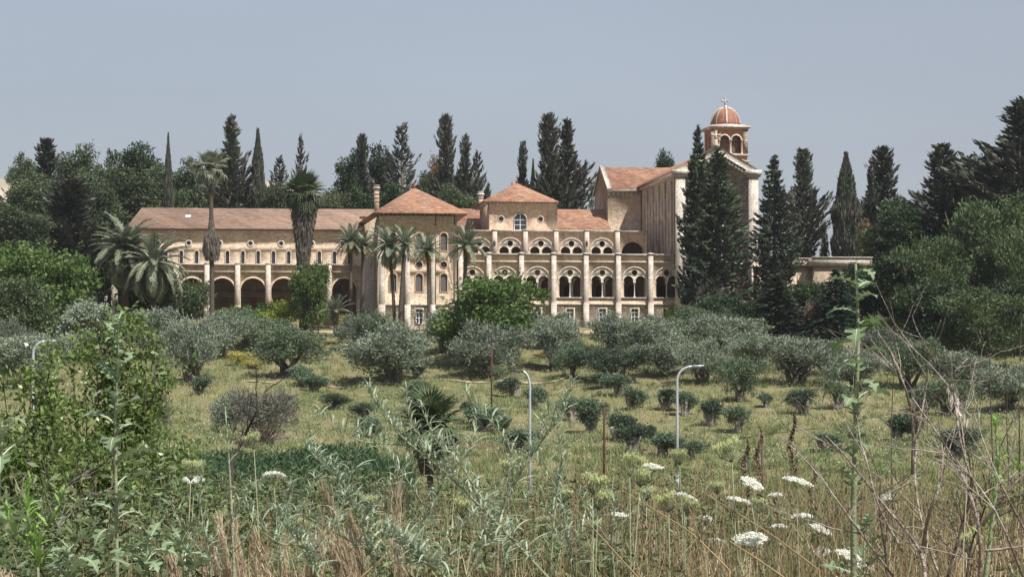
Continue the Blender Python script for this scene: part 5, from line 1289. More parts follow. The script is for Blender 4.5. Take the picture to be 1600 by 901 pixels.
nt_ = 3200; xt, yt = field(rng, nt_, 120, 285); xr = np.repeat(xt, 16) + rng.normal(size=nt_ * 16) * .18; yr = np.repeat(yt, 16) + rng.normal(size=nt_ * 16) * .18
g2_ = blades(rng, xr, yr, rng.uniform(.4, 1.0, len(xr)), .07, .6, 1, np.clip(np.repeat(rng.random(nt_), 16) + rng.normal(size=len(xr)) * .1, 0, 1))
tag(link('grass_tufts', g2_.mesh('grass_tufts', MAT['meadow'])), 'taller tufts of wild grass dotted over the slope', 'grass', None, 'stuff')
tag(link('meadow_grass', g.mesh('meadow_grass', MAT['meadow'])), 'half-dry yellow-green meadow grass covering the olive grove slope', 'grass', None, 'stuff')
x, y = field(rng, 26000, 150, 290); k = wave(x, y, .4) > .55; x, y = x[k], y[k]
g = G(); g.cards(np.stack([x, y, gz(x, y) + rng.uniform(.3, .6, len(x))], 1), rng.normal(size=(len(x), 3)), .14, .08, rng)
tag(link('meadow_seedheads', g.mesh('meadow_seedheads', MAT['oat'])), 'tiny pale seed heads flecking the meadow', 'grass', None, 'stuff')
nc = 1900; xc, yc = field(rng, nc, 112, 285); k = wave(xc + 30, yc, .12) > .36; xc, yc = xc[k], yc[k]; m_ = 60; rr_ = np.repeat(rng.uniform(.25, .95, len(xc)), m_)
xr = np.repeat(xc, m_) + rng.normal(size=len(rr_)) * rr_ * .5; yr = np.repeat(yc, m_) + rng.normal(size=len(rr_)) * rr_ * .5
g = G(); g.cards(np.stack([xr, yr, gz(xr, yr) + rng.random(len(xr)) * (.2 + .55 * rr_)], 1), np.stack([rng.normal(size=len(xr)), rng.normal(size=len(xr)), np.ones(len(xr))], 1), .22, .07, rng, np.clip(np.repeat(rng.random(len(xc)), m_) * .7 + rng.random(len(xr)) * .3, 0, 1))
tag(link('meadow_weeds', g.mesh('meadow_weeds', MAT['bank_weed'])), 'dark green clumps of low weeds scattered through the meadow', 'weeds', None, 'stuff')
# reeds in the hollow
x, y = field(rng, 42000, 102, 136, 200, 640)
k = rng.random(len(x)) < np.clip(1.35 - np.abs((800 + x / y * F) - 400) / 215, 0, 1); x, y = x[k], y[k]
g = blades(rng, x, y, rng.uniform(1.6, 3.1, len(x)), rng.uniform(.06, .12, len(x)), .55, 3)
n = 36000; x, y = field(rng, n, 102, 136, 225, 590); z = gz(x, y) + rng.uniform(.3, 2.9, n); g.cards(np.stack([x, y, z], 1), np.stack([rng.normal(size=n), rng.normal(size=n), np.ones(n)], 1), .55, .09, rng)
tag(link('reeds', g.mesh('reeds', MAT['reed_leaf'])), 'dense dark green reed thicket in the hollow below the slope', 'reeds', None, 'stuff')
# weeds on the bank
x, y = field(rng, 52000, 17, 104, -120, 1720, .9); hh = (.35 + .75 * wave(x, y, .45)) * np.interp(y, [17, 24, 60, 104], [.75, 1.1, 1.25, .8])
tn = np.clip(rng.normal(size=len(x)) * .25 + wave(x, y, .3), 0, 1)
g = blades(rng, x, y, hh * rng.uniform(.6, 1.6, len(x)), rng.uniform(.015, .03, len(x)) * (1 + y / 40), .5, 2, tn)
n = 60000; x, y = field(rng, n, 17, 104, -120, 1720, .9); hh = (.35 + .75 * wave(x, y, .45)) * 1.2
g.cards(np.stack([x, y, gz(x, y) + rng.random(n) * hh], 1), np.stack([rng.normal(size=n), rng.normal(size=n), np.ones(n)], 1), .16 * (1 + y / 60), .035 * (1 + y / 60), rng)
tag(link('bank_weeds', g.mesh('bank_weeds', MAT['bank_weed'])), 'tall mixed green weeds filling the bank below the foreground grass', 'weeds', None, 'stuff')
# foreground grasses
def fg(name, n, px0, px1, y0, y1, hl, hh_, w, lean, mat, label, seg=3, dens=None, tintf=None):
    x, y = field(rng, n, y0, y1, px0, px1); px = 800 + x / y * F
    if dens is not None:
        k = rng.random(n) < dens(px, x, y); x, y = x[k], y[k]
    h = rng.uniform(hl, hh_, len(x)); g = blades(rng, x, y, h, rng.uniform(.6, 1.3, len(x)) * w, lean, seg)
    return tag(link(name, g.mesh(name, MAT[mat])), label, 'grass', None, 'stuff'), x, y, h
low = lambda px: np.interp(px, [0, 180, 420, 700, 900, 1250, 1600], [.55, .5, .55, .72, .95, 1, 1.])
dry = lambda px, x, y: np.where(y < 11, .9, .42) * np.interp(px, [-60, 100, 300, 560, 800, 1000, 1600], [.4, .35, .3, .42, .75, .95, .9]) * (.35 + .65 * wave(x, y, 1.9))
fg('straw_grass', 105000, -80, 1680, 7.0, 17, .3, .85, .0065, .55, 'straw', 'tall dry straw-coloured grass along the foreground', 3, dry)
fg('pink_grass', 20000, -80, 1680, 6.2, 9.5, .35, .66, .005, .7, 'pink_grass', 'fine pinkish dry barley grass at the foot of the picture', 3, lambda px, x, y: (.12 + .88 * (wave(x, y, 2.6) > .5)) * np.interp(px, [0, 250, 400, 1000, 1200], [.2, .3, .9, .9, .3]))
fg('green_grass', 64000, -80, 1680, 7, 17, .3, .7, .008, .6, 'green_blade', 'green grass blades and weeds mixed into the dry foreground grass', 3, lambda px, x, y: (.25 + .75 * (wave(x + 9, y, 1.6) > .5)) * np.interp(px, [0, 800, 1600], [1, .85, .6]))
fg('bright_stalks', 9500, -60, 1680, 6.3, 13, .4, .95, .0105, .95, 'bright_straw', 'pale bent straws scattered through the foreground grass', 4, lambda px, x, y: np.interp(px, [0, 500, 800, 1000, 1600], [.5, .5, .8, 1, 1]))
fg('dark_grass_clump', 30000, 700, 1500, 8.5, 14, .45, .95, .0075, .5, 'green_blade', 'dark green grass clumps between the umbels in the brown foreground grass', 3, lambda px, x, y: np.maximum(np.exp(-((px - 1270) / 90) ** 2), .8 * np.exp(-((px - 900) / 75) ** 2)) * (wave(x, y, 2.2) > .3))
ob, x, y, h = fg('tall_stalks', 4200, -60, 1680, 6.5, 16, .8, 1.15, .0055, .28, 'straw', 'single tall dry grass stalks standing above the rest', 4, lambda px, x, y: np.interp(px, [0, 500, 800, 1000, 1600], [.25, .25, .6, 1, 1]))
n = 24000; i = rng.integers(0, len(x), n)
x2, y2 = field(rng, n, 6.5, 16); 
g = G(); k2 = 5200; x, y = field(rng, k2, 6.6, 16.5, -60, 1680); px = 800 + x / y * F; k = rng.random(k2) < np.interp(px, [0, 600, 900, 1600], [.25, .4, 1, 1]); x, y = x[k], y[k]
zt_h = gz(x, y) + rng.uniform(.45, .9, len(x))
for j in range(7): g.cards(np.stack([x, y, zt_h + j * .013], 1) + rng.normal(size=(len(x), 3)) * .005, np.stack([rng.normal(size=len(x)) * .35, rng.normal(size=len(x)) * .35, np.ones(len(x))], 1), .022, .006, rng)
tag(link('seed_heads', g.mesh('seed_heads', MAT['dock_seed'])), 'brown seed heads of the dry foreground grass', 'grass', None, 'stuff')
# small leafy weeds in the near bank
n = 200000; x, y = field(rng, n, 7.5, 17, -80, 1680); px = 800 + x / y * F; cl = wave(x, y, 2.2) * np.interp(px, [0, 300, 700, 1000, 1600], [1.25, 1.2, 1.12, .9, .84]) * np.where(y > 10.5, 1.2, .95); k = cl > .46; x, y = x[k], y[k]
g = G(); g.cards(np.stack([x, y, gz(x, y) + rng.random(len(x)) ** .7 * .86 * np.minimum(cl[k], 1.05)], 1), np.stack([rng.normal(size=len(x)), rng.normal(size=len(x)), rng.uniform(-.2, 1.2, len(x))], 1), .055, .013, rng)
tag(link('low_weeds', g.mesh('low_weeds', MAT['bank_weed'])), 'low leafy green weeds between the foreground grasses', 'weeds', None, 'stuff')

n = 120000; x, y = field(rng, n, 7.5, 15, -80, 1680); px = 800 + x / y * F; hh = wave(x + 3, y, 2.9) * np.interp(px, [0, 250, 420, 560, 900, 1250, 1600], [1.15, 1.15, .95, .85, .72, .62, .72]); k = hh > .42; x, y, hh = x[k], y[k], hh[k]
g = G(); g.cards(np.stack([x, y, gz(x, y) + rng.random(len(x)) ** .8 * hh * 1.0], 1), np.stack([rng.normal(size=len(x)), rng.normal(size=len(x)), rng.uniform(-.2, 1.4, len(x))], 1), .062, .016, rng)
tag(link('leafy_weeds', g.mesh('leafy_weeds', MAT['green_blade'])), 'tangle of broader green weed leaves below the leafy shrubs', 'weeds', None, 'stuff')
# ================================================================ single foreground plants
def leafblade(L_, wf, curv=.6, fold=.35, n=10, a0=.6, twist=0., wavy=0, midrib=0):
    """a leaf with a midrib fold, starting along +x and bending down; returns G"""
    g = G(); q = np.zeros(3); a = a0; V = []; cs_ = []
    for i in range(n + 1):
        t = i / n; w = wf(t) * L_; tw = twist * t; n_ = np.array([-math.sin(a), 0, math.cos(a)]); sd = np.array([0, math.cos(tw), 0]) + n_ * math.sin(tw)
        nn = n_ * math.cos(tw) + wavy * w * n_ * math.sin(i * 2.3)
        V += [q - sd * w + n_ * fold * w + n_ * wavy * math.sin(i * 2.1) * w, q.copy(), q + sd * w + n_ * fold * w + n_ * wavy * math.cos(i * 2.3) * w]; cs_.append(q.copy())
        a -= curv / n; q = q + np.array([math.cos(a), 0, math.sin(a)]) * L_ / n
    f = []
    for i in range(n): b_ = 3 * i; f += [(b_, b_ + 1, b_ + 4, b_ + 3), (b_ + 1, b_ + 2, b_ + 5, b_ + 4)]
    g.add(V, f, .5 + .3 * math.sin(L_ * 77)); return g, cs_
LOB = [.10, .12, .5, .62, .16, .15, .72, .8, .2, .18, .78, .82, .22, .2, .6, .62, .2, .3, .22, .1, .0]
def lobed(k, L_=1., curv=1., a0=.5, twist=.4):
    n = len(LOB) - 1; g, c = leafblade(L_, lambda t: .30 * LOB[int(round(t * n))] * (1 + .15 * math.sin(k + t * 9)), curv, .2, n, a0, twist, .1)
    me = g.mesh('leaf', MAT['lettuce_leaf']); g2 = G(); g2.tube(np.array(c) + [0, 0, .004], np.linspace(.018, .004, len(c)) * L_, 4); return me, g2.mesh('leaf_midrib', MAT['midrib'])
LET = [lobed(k, 1, c, a, tw) for k, (c, a, tw) in enumerate(((.9, .7, .5), (1.5, .9, -.5), (2.3, .9, .3), (.5, .5, -.8)))]
def lance(mat, curv, a0, wmax=.09, tw=0.): return leafblade(1, lambda t: wmax * (math.sin(math.pi * min(1, t * .93 + .07)) ** .8), curv, .3, 7, a0, tw)[0].mesh('leaf', MAT[mat])
SIL = [lance('silver_leaf', c, a, .036, tw) for c, a, tw in ((1.3, .9, .4), (2.0, 1.1, -.3), (.8, .7, .6), (2.5, 1.2, 0))]
GRN = [lance('spiky_green', c, a, .08, tw) for c, a, tw in ((1.2, .8, .3), (.6, .9, -.3))]
def spath(px_pts, D, jig=.0, rng=None, n=14):
    """a smooth stem through photo points at distance D, down into the ground"""
    p = [np.array(P(x, y, D + (rng.normal() * jig if rng is not None and i else 0))) for i, (x, y) in enumerate(px_pts)]
    p = np.array(p); t = np.linspace(0, len(p) - 1, n); out = np.stack([np.interp(t, range(len(p)), p[:, k]) for k in range(3)], 1)
    for _ in range(2): out[1:-1] = (out[:-2] + 2 * out[1:-1] + out[2:]) / 4
    return out
def to_ground(px, y, D): q = P(px, y, D); return np.array([q.x, q.y, min(q.z - .02, float(gz(q.x, q.y)) - .02)])
def herb(name, label, cat, stems, D, r0, leaves, mat_stem, nleaf, lsz, rng, group=None, up=.5, t0=.15, whorl=False, midrib=False, tip=None, subname='leaf'):
    """a plant of one or more stems; every leaf is a part of its own, sharing a few meshes"""
    base = to_ground(*stems[0][0], D); o = thing(name, label, cat, tuple(base), 0, group); tot = sum(len(s) for s in stems)
    gs = G(); L0 = None
    paths = []
    for si, st in enumerate(stems):
        pth = spath(st, D, .02, rng)
        if si == 0: pth = np.vstack([base[None], pth])
        paths.append(pth); k = r0 if si == 0 else r0 * .55
        gs.tube(pth - base, np.linspace(k, k * .35, len(pth)), 7)
    link('stem', gs.mesh('stem', MAT[mat_stem], True), o)
    lens = [np.linalg.norm(np.diff(p, axis=0), axis=1).sum() for p in paths]; T = sum(lens)
    for si, pth in enumerate(paths):
        m_ = max(3, int(nleaf * lens[si] / T)); az = rng.uniform(0, 6.28)
        for i in range(m_):
            t = t0 + (1 - t0) * (i + rng.random() * .6) / m_; f_ = min(t, .999) * (len(pth) - 1); j = int(f_); q = pth[j] + (pth[j + 1] - pth[j]) * (f_ - j)
            az += 2.39996 + rng.normal() * .25; s = lsz * (1.15 - .6 * t) * rng.uniform(.7, 1.2)
            me = leaves[rng.integers(len(leaves))]; rt = (0, -up * rng.uniform(.1, 1) * (.4 + t), az)
            if isinstance(me, tuple):
                lf = link('leaf', me[0], o, q - base, rt, (s, s, s)); link('leaf_midrib', me[1], lf)
            else: link('leaf', me, o, q - base, rt, (s, s, s))
        if whorl:
            for i in range(7):
                s = lsz * .55 * rng.uniform(.7, 1.2); link('leaf', leaves[rng.integers(len(leaves))], o, pth[-1] - base, (0, -rng.uniform(.2, 1.0), i * .9), (s, s, s))
    return o, base, paths
R_ = np.random.default_rng
herb('prickly_lettuce', 'pale prickly lettuce with lobed leaves rising in front of the leafy shrub', 'wild plant', [[(183, 880), (181, 760), (180, 640), (186, 560), (184, 505)]], 6.6, .0075, LET, 'plant_stem', 26, .15, R_(1), up=.5)
herb('prickly_lettuce', 'tallest prickly lettuce reaching up in front of the annexe roof', 'wild plant', [[(1333, 800), (1336, 700), (1338, 620), (1342, 520), (1337, 412)]], 6.2, .0105, LET[0:3], 'plant_stem', 24, .17, R_(8), up=-.1)
herb('lettuce_plant', 'lobed lettuce leaves entering from the left photo edge', 'wild plant', [[(-6, 860), (-4, 760), (2, 690), (4, 660)]], 4.4, .008, LET, 'plant_stem', 12, .12, R_(3), up=.3)
herb('lettuce_plant', 'low broad lobed lettuce at the bottom beside the pale lettuce stem', 'wild plant', [[(225, 905), (228, 880), (232, 850)]], 5.6, .009, LET, 'plant_stem', 12, .14, R_(4), up=.6, t0=.0)
herb('lettuce_plant', 'low lobed lettuce leaves at the very bottom under the shrub', 'wild plant', [[(110, 910), (108, 880), (104, 850)]], 5.8, .009, LET, 'plant_stem', 10, .13, R_(5), up=.6, t0=.0)
herb('lettuce_plant', 'lobed leaves low beside the tall dead twigs and white umbels', 'wild plant', [[(1345, 915), (1350, 870), (1352, 810)]], 7.5, .008, LET, 'plant_stem', 10, .14, R_(6), up=.7, t0=.0)
herb('lettuce_plant', 'broad lobed leaves half hidden in grass right of the bare stick', 'wild plant', [[(290, 900), (285, 870), (282, 840)]], 6.8, .008, LET, 'plant_stem', 9, .15, R_(16), up=.6, t0=.0)
herb('slender_weed', 'slender upright weed with narrow clasping leaves beside the bare black stick', 'wild plant', [[(366, 900), (362, 800), (358, 720), (352, 640)], [(366, 860), (385, 840), (400, 800)]], 6.4, .006, SIL, 'plant_stem', 44, .065, R_(7), up=1.1)
SW = [
('bushy silver-leaved weed spreading before the dark reeds', [[(590, 900), (560, 800), (520, 740), (480, 700)], [(570, 840), (600, 770), (640, 720)], [(540, 770), (560, 700), (590, 640)], [(575, 860), (520, 830), (470, 800)]], 5.6),
('long arching silver-leaved weed crossing in front of the reeds', [[(860, 905), (760, 800), (690, 730), (620, 680), (575, 610)], [(690, 730), (640, 660), (635, 620)], [(640, 695), (560, 690), (500, 650)], [(760, 800), (720, 720), (680, 690), (660, 640)]], 5.4),
('silver-leaved weed leaning across the thin dark-headed lamp pole', [[(730, 900), (790, 780), (835, 700), (880, 650), (895, 600)], [(800, 770), (800, 700), (770, 660), (730, 620)], [(835, 700), (850, 650), (870, 640)]], 5.8),
('silver-leaved weed in front of the young fan palm crown', [[(650, 905), (660, 820), (700, 740), (690, 690)], [(670, 800), (630, 740), (600, 700)], [(700, 740), (740, 700), (745, 650)], [(690, 760), (660, 700), (650, 670)]], 6.4),
('low silver-leaved weed among the bottom grass near the reeds', [[(500, 905), (470, 850), (430, 800)], [(480, 870), (520, 820), (540, 780)], [(470, 850), (440, 850), (410, 830)]], 5.2),
('low dark-leaved branching weed at the bottom middle of the photo', [[(700, 905), (640, 860), (600, 830)], [(680, 890), (700, 840), (740, 810)], [(660, 875), (620, 880), (580, 860)]], 4.9),
('small silver-leaved weed beside the greenish umbels under the lamp', [[(900, 900), (888, 850), (880, 800), (868, 740)], [(888, 850), (920, 820), (940, 790)]], 7.2),
('silver-leaved weed with stars of leaves right of the thin lamp pole', [[(860, 890), (868, 780), (880, 720), (870, 660)], [(868, 760), (840, 720), (826, 690)]], 6.8),
]
for i, (lab, st, D) in enumerate(SW): herb('silver_weed', lab, 'wild plant', st, D, .0048, SIL, 'plant_stem', 230 if i < 4 else 120, .09, R_(20 + i), group='silver-leaved weeds', up=.9, t0=.12, whorl=True)
herb('slender_weed', 'tangled narrow-leaved weed at the foot of the bare black stick', 'wild plant', [[(330, 905), (325, 850), (310, 780), (318, 730)], [(325, 850), (370, 800), (392, 760)], [(322, 870), (280, 820), (268, 790)]], 6.8, .005, SIL, 'plant_stem', 110, .08, R_(51), up=.9, whorl=True)
herb('slender_weed', 'tangled narrow-leaved weed under the lone white umbel by the reeds', 'wild plant', [[(440, 905), (436, 850), (450, 790), (455, 760)], [(436, 850), (400, 810), (385, 790)], [(440, 830), (480, 780), (492, 750)]], 6.6, .005, SIL, 'plant_stem', 110, .08, R_(52), up=.9, whorl=True)
herb('slender_weed', 'narrow-leaved green weed among bronze umbels right of the thin lamp', 'wild plant', [[(960, 900), (955, 850), (962, 790), (950, 770)], [(955, 850), (920, 800), (905, 770)], [(958, 830), (1000, 790), (1012, 770)]], 8.0, .005, SIL, 'plant_stem', 110, .08, R_(53), up=.9, whorl=True)
herb('slender_weed', 'narrow-leaved weed filling the gap beside the round green umbel', 'wild plant', [[(790, 905), (785, 850), (770, 800), (775, 760)], [(785, 850), (820, 800), (826, 770)], [(780, 830), (740, 800), (730, 770)]], 7.2, .005, SIL, 'plant_stem', 110, .08, R_(54), up=.9, whorl=True)
herb('slender_weed', 'leafy weed tangle low at the left photo edge under the lobed leaves', 'wild plant', [[(60, 905), (58, 850), (40, 800), (45, 760)], [(58, 850), (90, 800), (100, 770)], [(55, 870), (20, 830), (10, 800)]], 6.4, .005, GRN, 'plant_stem', 90, .085, R_(55), up=.9, whorl=True)
# spiky green plant at the right
herb('spiky_green_weed', 'bright green weed topped by starry leaf rosettes at the right photo edge', 'wild plant', [[(1540, 900), (1552, 800), (1560, 740), (1556, 665)], [(1555, 770), (1575, 748), (1590, 735)]], 6.0, .008, GRN, 'plant_stem', 46, .075, R_(31), up=.9, t0=.2, whorl=True)
# leafy shrubs on the left
def leafy_shrub(label, cx, top, wpx, D, n, seed, nleaf=220):
    rng = R_(seed); c = P(cx, top, D); zb = float(gz(c.x, c.y)) - .05; h = c.z - zb; w = wpx / F * D
    o = thing('leafy_shrub', label, 'shrub', (c.x, c.y, zb)); g = G(); tips = []
    for i in range(26):
        a = rng.uniform(0, 6.28); s = w * .5 * rng.random() ** .6; hh = h * rng.uniform(.45, 1.0); q = []
        for t in np.linspace(0, 1, 6): q.append((math.cos(a) * s * t ** .8 + rng.normal() * .02, math.sin(a) * s * .8 * t ** .8 + rng.normal() * .02, hh * t ** .9))
        g.tube(q, np.linspace(.011, .002, 6), 5); q = np.array(q)
        for j in range(7):
            t = rng.uniform(.25, 1); k = int(t * 4.99); b_ = q[k] + (q[k + 1] - q[k]) * (t * 5 - k); d = rng.normal(size=3) * .5 + (0, 0, .5); l = rng.uniform(.12, .32); e = b_ + d / np.linalg.norm(d) * l
            g.tube([b_, (b_ + e) / 2 + rng.normal(size=3) * .012, e], [.0035, .0025, .0012], 3, cap=False); tips.append((b_, e))
        tips.append((q[3], q[5]))
    link('stem', g.mesh('stem', MAT['dark_twig'], True), o)
    f = G(); tips_ = np.array(tips); wh = rng.integers(0, len(tips), n); t = rng.random(n)[:, None]; p = tips_[wh, 0] * (1 - t) + tips_[wh, 1] * t + rng.normal(size=(n, 3)) * .04
    d = rng.normal(size=(n, 3)) + (0, 0, .35); f.cards(p, d, .04, .019, rng); fo = link('foliage', f.mesh('foliage', MAT['shrub_leaf']), o); fo['kind'] = 'stuff'
    for i in range(nleaf):
        k = rng.integers(n); s = rng.uniform(.035, .055); pp_ = p[k] + np.array([0, -.03, 0]); link('leaf', SHL[i % 3], o, pp_, (rng.uniform(-.6, .6), rng.uniform(-1.2, .6), rng.uniform(0, 6.28)), (s, s, s))
SHL = [lance('shrub_leaf', c, a, .24) for c, a in ((.6, .4), (1.0, .7), (.3, .2))]
leafy_shrub('large leafy shrub with glossy small leaves behind the pale lettuce stem', 178, 486, 165, 12.5, 14500, 41)
leafy_shrub('leafy shrub filling the left photo edge below the white lamp', 45, 555, 200, 12, 13000, 42)
leafy_shrub('lower leafy shrub reaching towards the closed green umbel', 262, 690, 130, 13.5, 9000, 43, 120)
leafy_shrub('shaded leafy shrub at the foot of the large glossy one', 130, 650, 180, 11, 8000, 44, 120)
# wild carrot umbels
def umbel_mesh(rng, white, r=.05):
    g = G(); ray_ = G(); n = 26 if white else 30
    for i in range(n):
        a = i * 2.39996; q = math.sqrt((i + .5) / n); 
        if white: e = np.array([math.cos(a) * q * r, math.sin(a) * q * r, .012 * (1 - q * q) + .028 + rng.normal() * .0015])
        else: qq = q * .72; e = np.array([math.cos(a) * qq * r, math.sin(a) * qq * r, .052 - .016 * (1 - qq) + .012 * q + rng.normal() * .003])
        bulge = 1.25 if not white else .7
        ray_.tube([(0, 0, 0), (e[0] * bulge * .7, e[1] * bulge * .7, e[2] * .45), e], [.0011, .0009, .0007], 3, cap=False)
        k = 80 if white else 34
        off = rng.normal(size=(k, 3)) * np.array([.0055, .0055, .0026 if white else .0045]); d = rng.normal(size=(k, 3)); 
        if not white: d[:, 2] += 2; d[:, 0] -= math.cos(a) * .8; d[:, 1] -= math.sin(a) * .8
        else: d[:, 2] *= .35
        g.cards(e + off, d, .0052 if white else .011, .0046 if white else .0022, rng, rng.uniform(0, 1, k))
    return g.mesh('flower_head', MAT['umbel_white' if white else 'umbel_green']), ray_.mesh('umbel_ray', MAT['umbel_green' if white else 'plant_stem'])
UW = [umbel_mesh(R_(50 + k), True) for k in range(3)]; UG = [umbel_mesh(R_(60 + k), False) for k in range(3)]
UM = [
(303, 750, 32, 1, 'flat white umbel just below a closed green one beside the leafy shrub'),
(298, 738, 34, 0, 'pale green umbel resting directly above a flat white one'),
(428, 744, 36, 1, 'lone flat white umbel floating before the dark reeds'),
(397, 690, 34, 0, 'closed yellow-green umbel on the skyline of the reeds, beside the bare stick'),
(1062, 716, 27, 0, 'closed green umbel exactly in front of the taller lamp pole'),
(984, 731, 38, 0, 'closed green umbel touching a white one, right of the short rusty post'),
(1018, 728, 36, 1, 'white umbel touching the closed green one near the short rusty post'),
(1144, 708, 46, 0, 'largest closed green umbel, bristling with bracts, below the pollards'),
(1170, 753, 42, 1, 'bright white umbel below the largest closed green one'),
(1152, 780, 40, 1, 'domed white umbel just under the bright white one'),
(1244, 749, 42, 1, 'white umbel left of the tall prickly lettuce stem'),
(1216, 824, 32, 1, 'small white umbel in the dark grass, lower left of a triple group'),
(1254, 808, 32, 1, 'thin white umbel topmost of the triple group'),
(1278, 825, 32, 1, 'white umbel of the triple group beside the curved twig'),
(1172, 842, 52, 1, 'widest white umbel low in the brown grass'),
(1224, 853, 28, 1, 'white umbel at the lower left under the triple group'),
(1070, 775, 34, 1, 'loose white umbel amid reddish dry grass'),
(1045, 786, 38, 0, 'green umbel left below the loose white one'),
(1072, 792, 30, 0, 'green umbel below the loose white one, farther from the middle'),
(1101, 809, 28, 1, 'thin white umbel seen edge-on in the brown grass'),
(966, 805, 34, 1, 'dull white umbel in the grass below the pale bronze ones'),
(926, 758, 40, 0, 'pale bronze umbel left of the closed green umbel pair'),
(1000, 748, 36, 0, 'straw-tinged umbel half sunk in grass under the touching pair'),
(934, 784, 36, 0, 'green umbel under the pale bronze one'),
(1048, 830, 26, 1, 'small grey-white umbel in pinkish grass'),
(930, 828, 30, 0, 'green-gold umbel low in pinkish grass'),
(750, 784, 24, 0, 'small round green umbel right of the young fan palm trunk'),
(722, 797, 34, 0, 'flattened green umbel beside the small round one'),
(793, 735, 26, 0, 'closed umbel left of the thin lamp pole, in the weeds'),
(574, 790, 30, 0, 'yellowish umbel between silver weeds and pink grass'),
(598, 826, 24, 1, 'dull white umbel below the yellowish one'),
(620, 818, 26, 0, 'greenish umbel right of the dull white one at the bottom'),
(910, 858, 26, 0, 'last green umbel near the bottom left of the dry grass'),
(1320, 868, 44, 1, 'ragged white umbel at the very bottom beside the dead twigs'),
(1345, 884, 36, 1, 'lowest white umbel under the ragged one'),
(1285, 862, 30, 1, 'faint white umbel left of the ragged one'),
(1388, 776, 22, 1, 'white umbel behind the dead twig fork'),
(1570, 818, 24, 0, 'greenish umbel at the foot of the starry green weed'),
(1185, 792, 26, 0, 'pale green umbel beside the domed white one'),
(1510, 850, 34, 0, 'whitish green umbel under the dead branches'),
(350, 806, 24, 0, 'dull closed umbel beside the slender upright weed'),
(880, 775, 28, 0, 'bronze-green umbel between the thin lamp and the pale bronze one'),
(1010, 770, 30, 0, 'pale umbel low between the touching pair and loose white one'),
(1120, 762, 26, 0, 'greenish umbel left of the bright white one'),
(1212, 775, 26, 1, 'cream umbel between bright white one and the tall lettuce'),
(1120, 845, 30, 1, 'cream umbel left of the widest white one'),
(850, 815, 26, 0, 'pale umbel in grass under the thin lamp pole'),
(690, 846, 24, 1, 'dull cream umbel near the bottom middle'),
(470, 826, 26, 0, 'pale green umbel under the dark reeds among weeds'),
]
for i, (px, py, w, wh, lab) in enumerate(UM):
    rng = R_(100 + i); D = .1 / (w / F) * (1 if wh else .82); D = min(max(D, 6.6), 13); c = P(px, py, D); zb = float(gz(c.x, c.y)) - .02; h = c.z - zb - .03
    o = thing('wild_carrot', lab, 'wildflower', (c.x, c.y, zb), 0, 'wild carrot umbels'); s = (w / F * D) / .1 / (1.0 if wh else .82); bx, by = rng.normal() * .05, rng.normal() * .05
    g = G(); g.tube([(bx, by, 0), (bx * .6 + .01, by * .6, h * .5), (0, 0, h)], [.003, .0023, .0018], 5); link('stem', g.mesh('stem', MAT['plant_stem'], True), o)
    hd, ry = (UW if wh else UG)[i % 3]; hr = link('flower_head', hd, o, (0, 0, h), (rng.normal() * .2, rng.normal() * .2, rng.uniform(0, 6)), (s, s * rng.uniform(.8, 1.05), s * rng.uniform(.8, 1.2))); link('umbel_ray', ry, hr)
# dead twiggy shrubs
def dead_shrub(label, trunks, D, seed, r0=.012, mat='twig', depth=3, name='dead_shrub'):
    rng = R_(seed); base = to_ground(*trunks[0][0], D); o = thing(name, label, 'dead shrub', tuple(base)); g = G(); tips = G()
    def br(g_, p0, d, l, r, k):
        q = [p0]; dd = d / np.linalg.norm(d)
        for i in range(4): dd = dd + rng.normal(size=3) * .13 + (0, 0, .03); dd /= np.linalg.norm(dd); q.append(q[-1] + dd * l / 4)
        g_.tube(q, np.linspace(r, r * .55, 5), 4, cap=False)
        if k > 0:
            for i in range(rng.integers(2, 4)):
                j = rng.integers(1, 5); nd = dd + rng.normal(size=3) * .65 * (1, .6, 1); nd[2] = abs(nd[2]) * .8 + .15; br(g_, q[j], nd, l * rng.uniform(.45, .75), r * .5, k - 1)
    for ti, st in enumerate(trunks):
        p = spath(st, D, .12, rng, 12); p = np.vstack([to_ground(*st[0], D)[None], p]) if ti == 0 else p
        g = G(); g.tube(p - base, np.linspace(r0 * .8 if ti < 2 else r0 * .55, r0 * .2, len(p)), 6)
        for j in range(2, len(p) - 1):
            if rng.random() < .45:
                d = (p[j + 1] - p[j]); d = d / np.linalg.norm(d) + rng.normal(size=3) * .7 * (1, .5, .7); d[2] = abs(d[2]) + .1; br(g, p[j] - base, d, rng.uniform(.08, .26), r0 * .28, depth - 2)
        link('branch', g.mesh('branch', MAT[mat], True), o)
dead_shrub('dead shrub with a long forked branch crossing before the white umbels', [[(1445, 900), (1442, 855), (1380, 790), (1330, 720), (1290, 680)], [(1442, 855), (1450, 800), (1470, 760), (1476, 700), (1460, 660)], [(1400, 905), (1350, 840), (1300, 770), (1258, 715), (1215, 680)], [(1410, 860), (1370, 790), (1350, 700), (1340, 690)]], 6.0, 71, .008)
dead_shrub('dead shrub with pale peeling twigs curving up before the dark pines', [[(1470, 905), (1440, 830), (1425, 740), (1432, 660), (1480, 590), (1512, 560)], [(1425, 740), (1428, 650), (1400, 560), (1372, 520)], [(1430, 700), (1445, 620), (1455, 540), (1470, 500)], [(1432, 660), (1412, 600), (1390, 545)]], 6.6, 72, .007)
dead_shrub('dead purplish shrub fanning out over the right photo edge', [[(1530, 905), (1535, 820), (1500, 730), (1460, 670), (1425, 620)], [(1535, 820), (1580, 760), (1610, 730)], [(1540, 860), (1620, 850), (1660, 830)], [(1535, 790), (1500, 700), (1490, 600), (1480, 560)], [(1600, 905), (1560, 800), (1500, 720), (1440, 690)], [(1630, 880), (1570, 770), (1540, 700), (1520, 640)]], 5.6, 73, .0075)
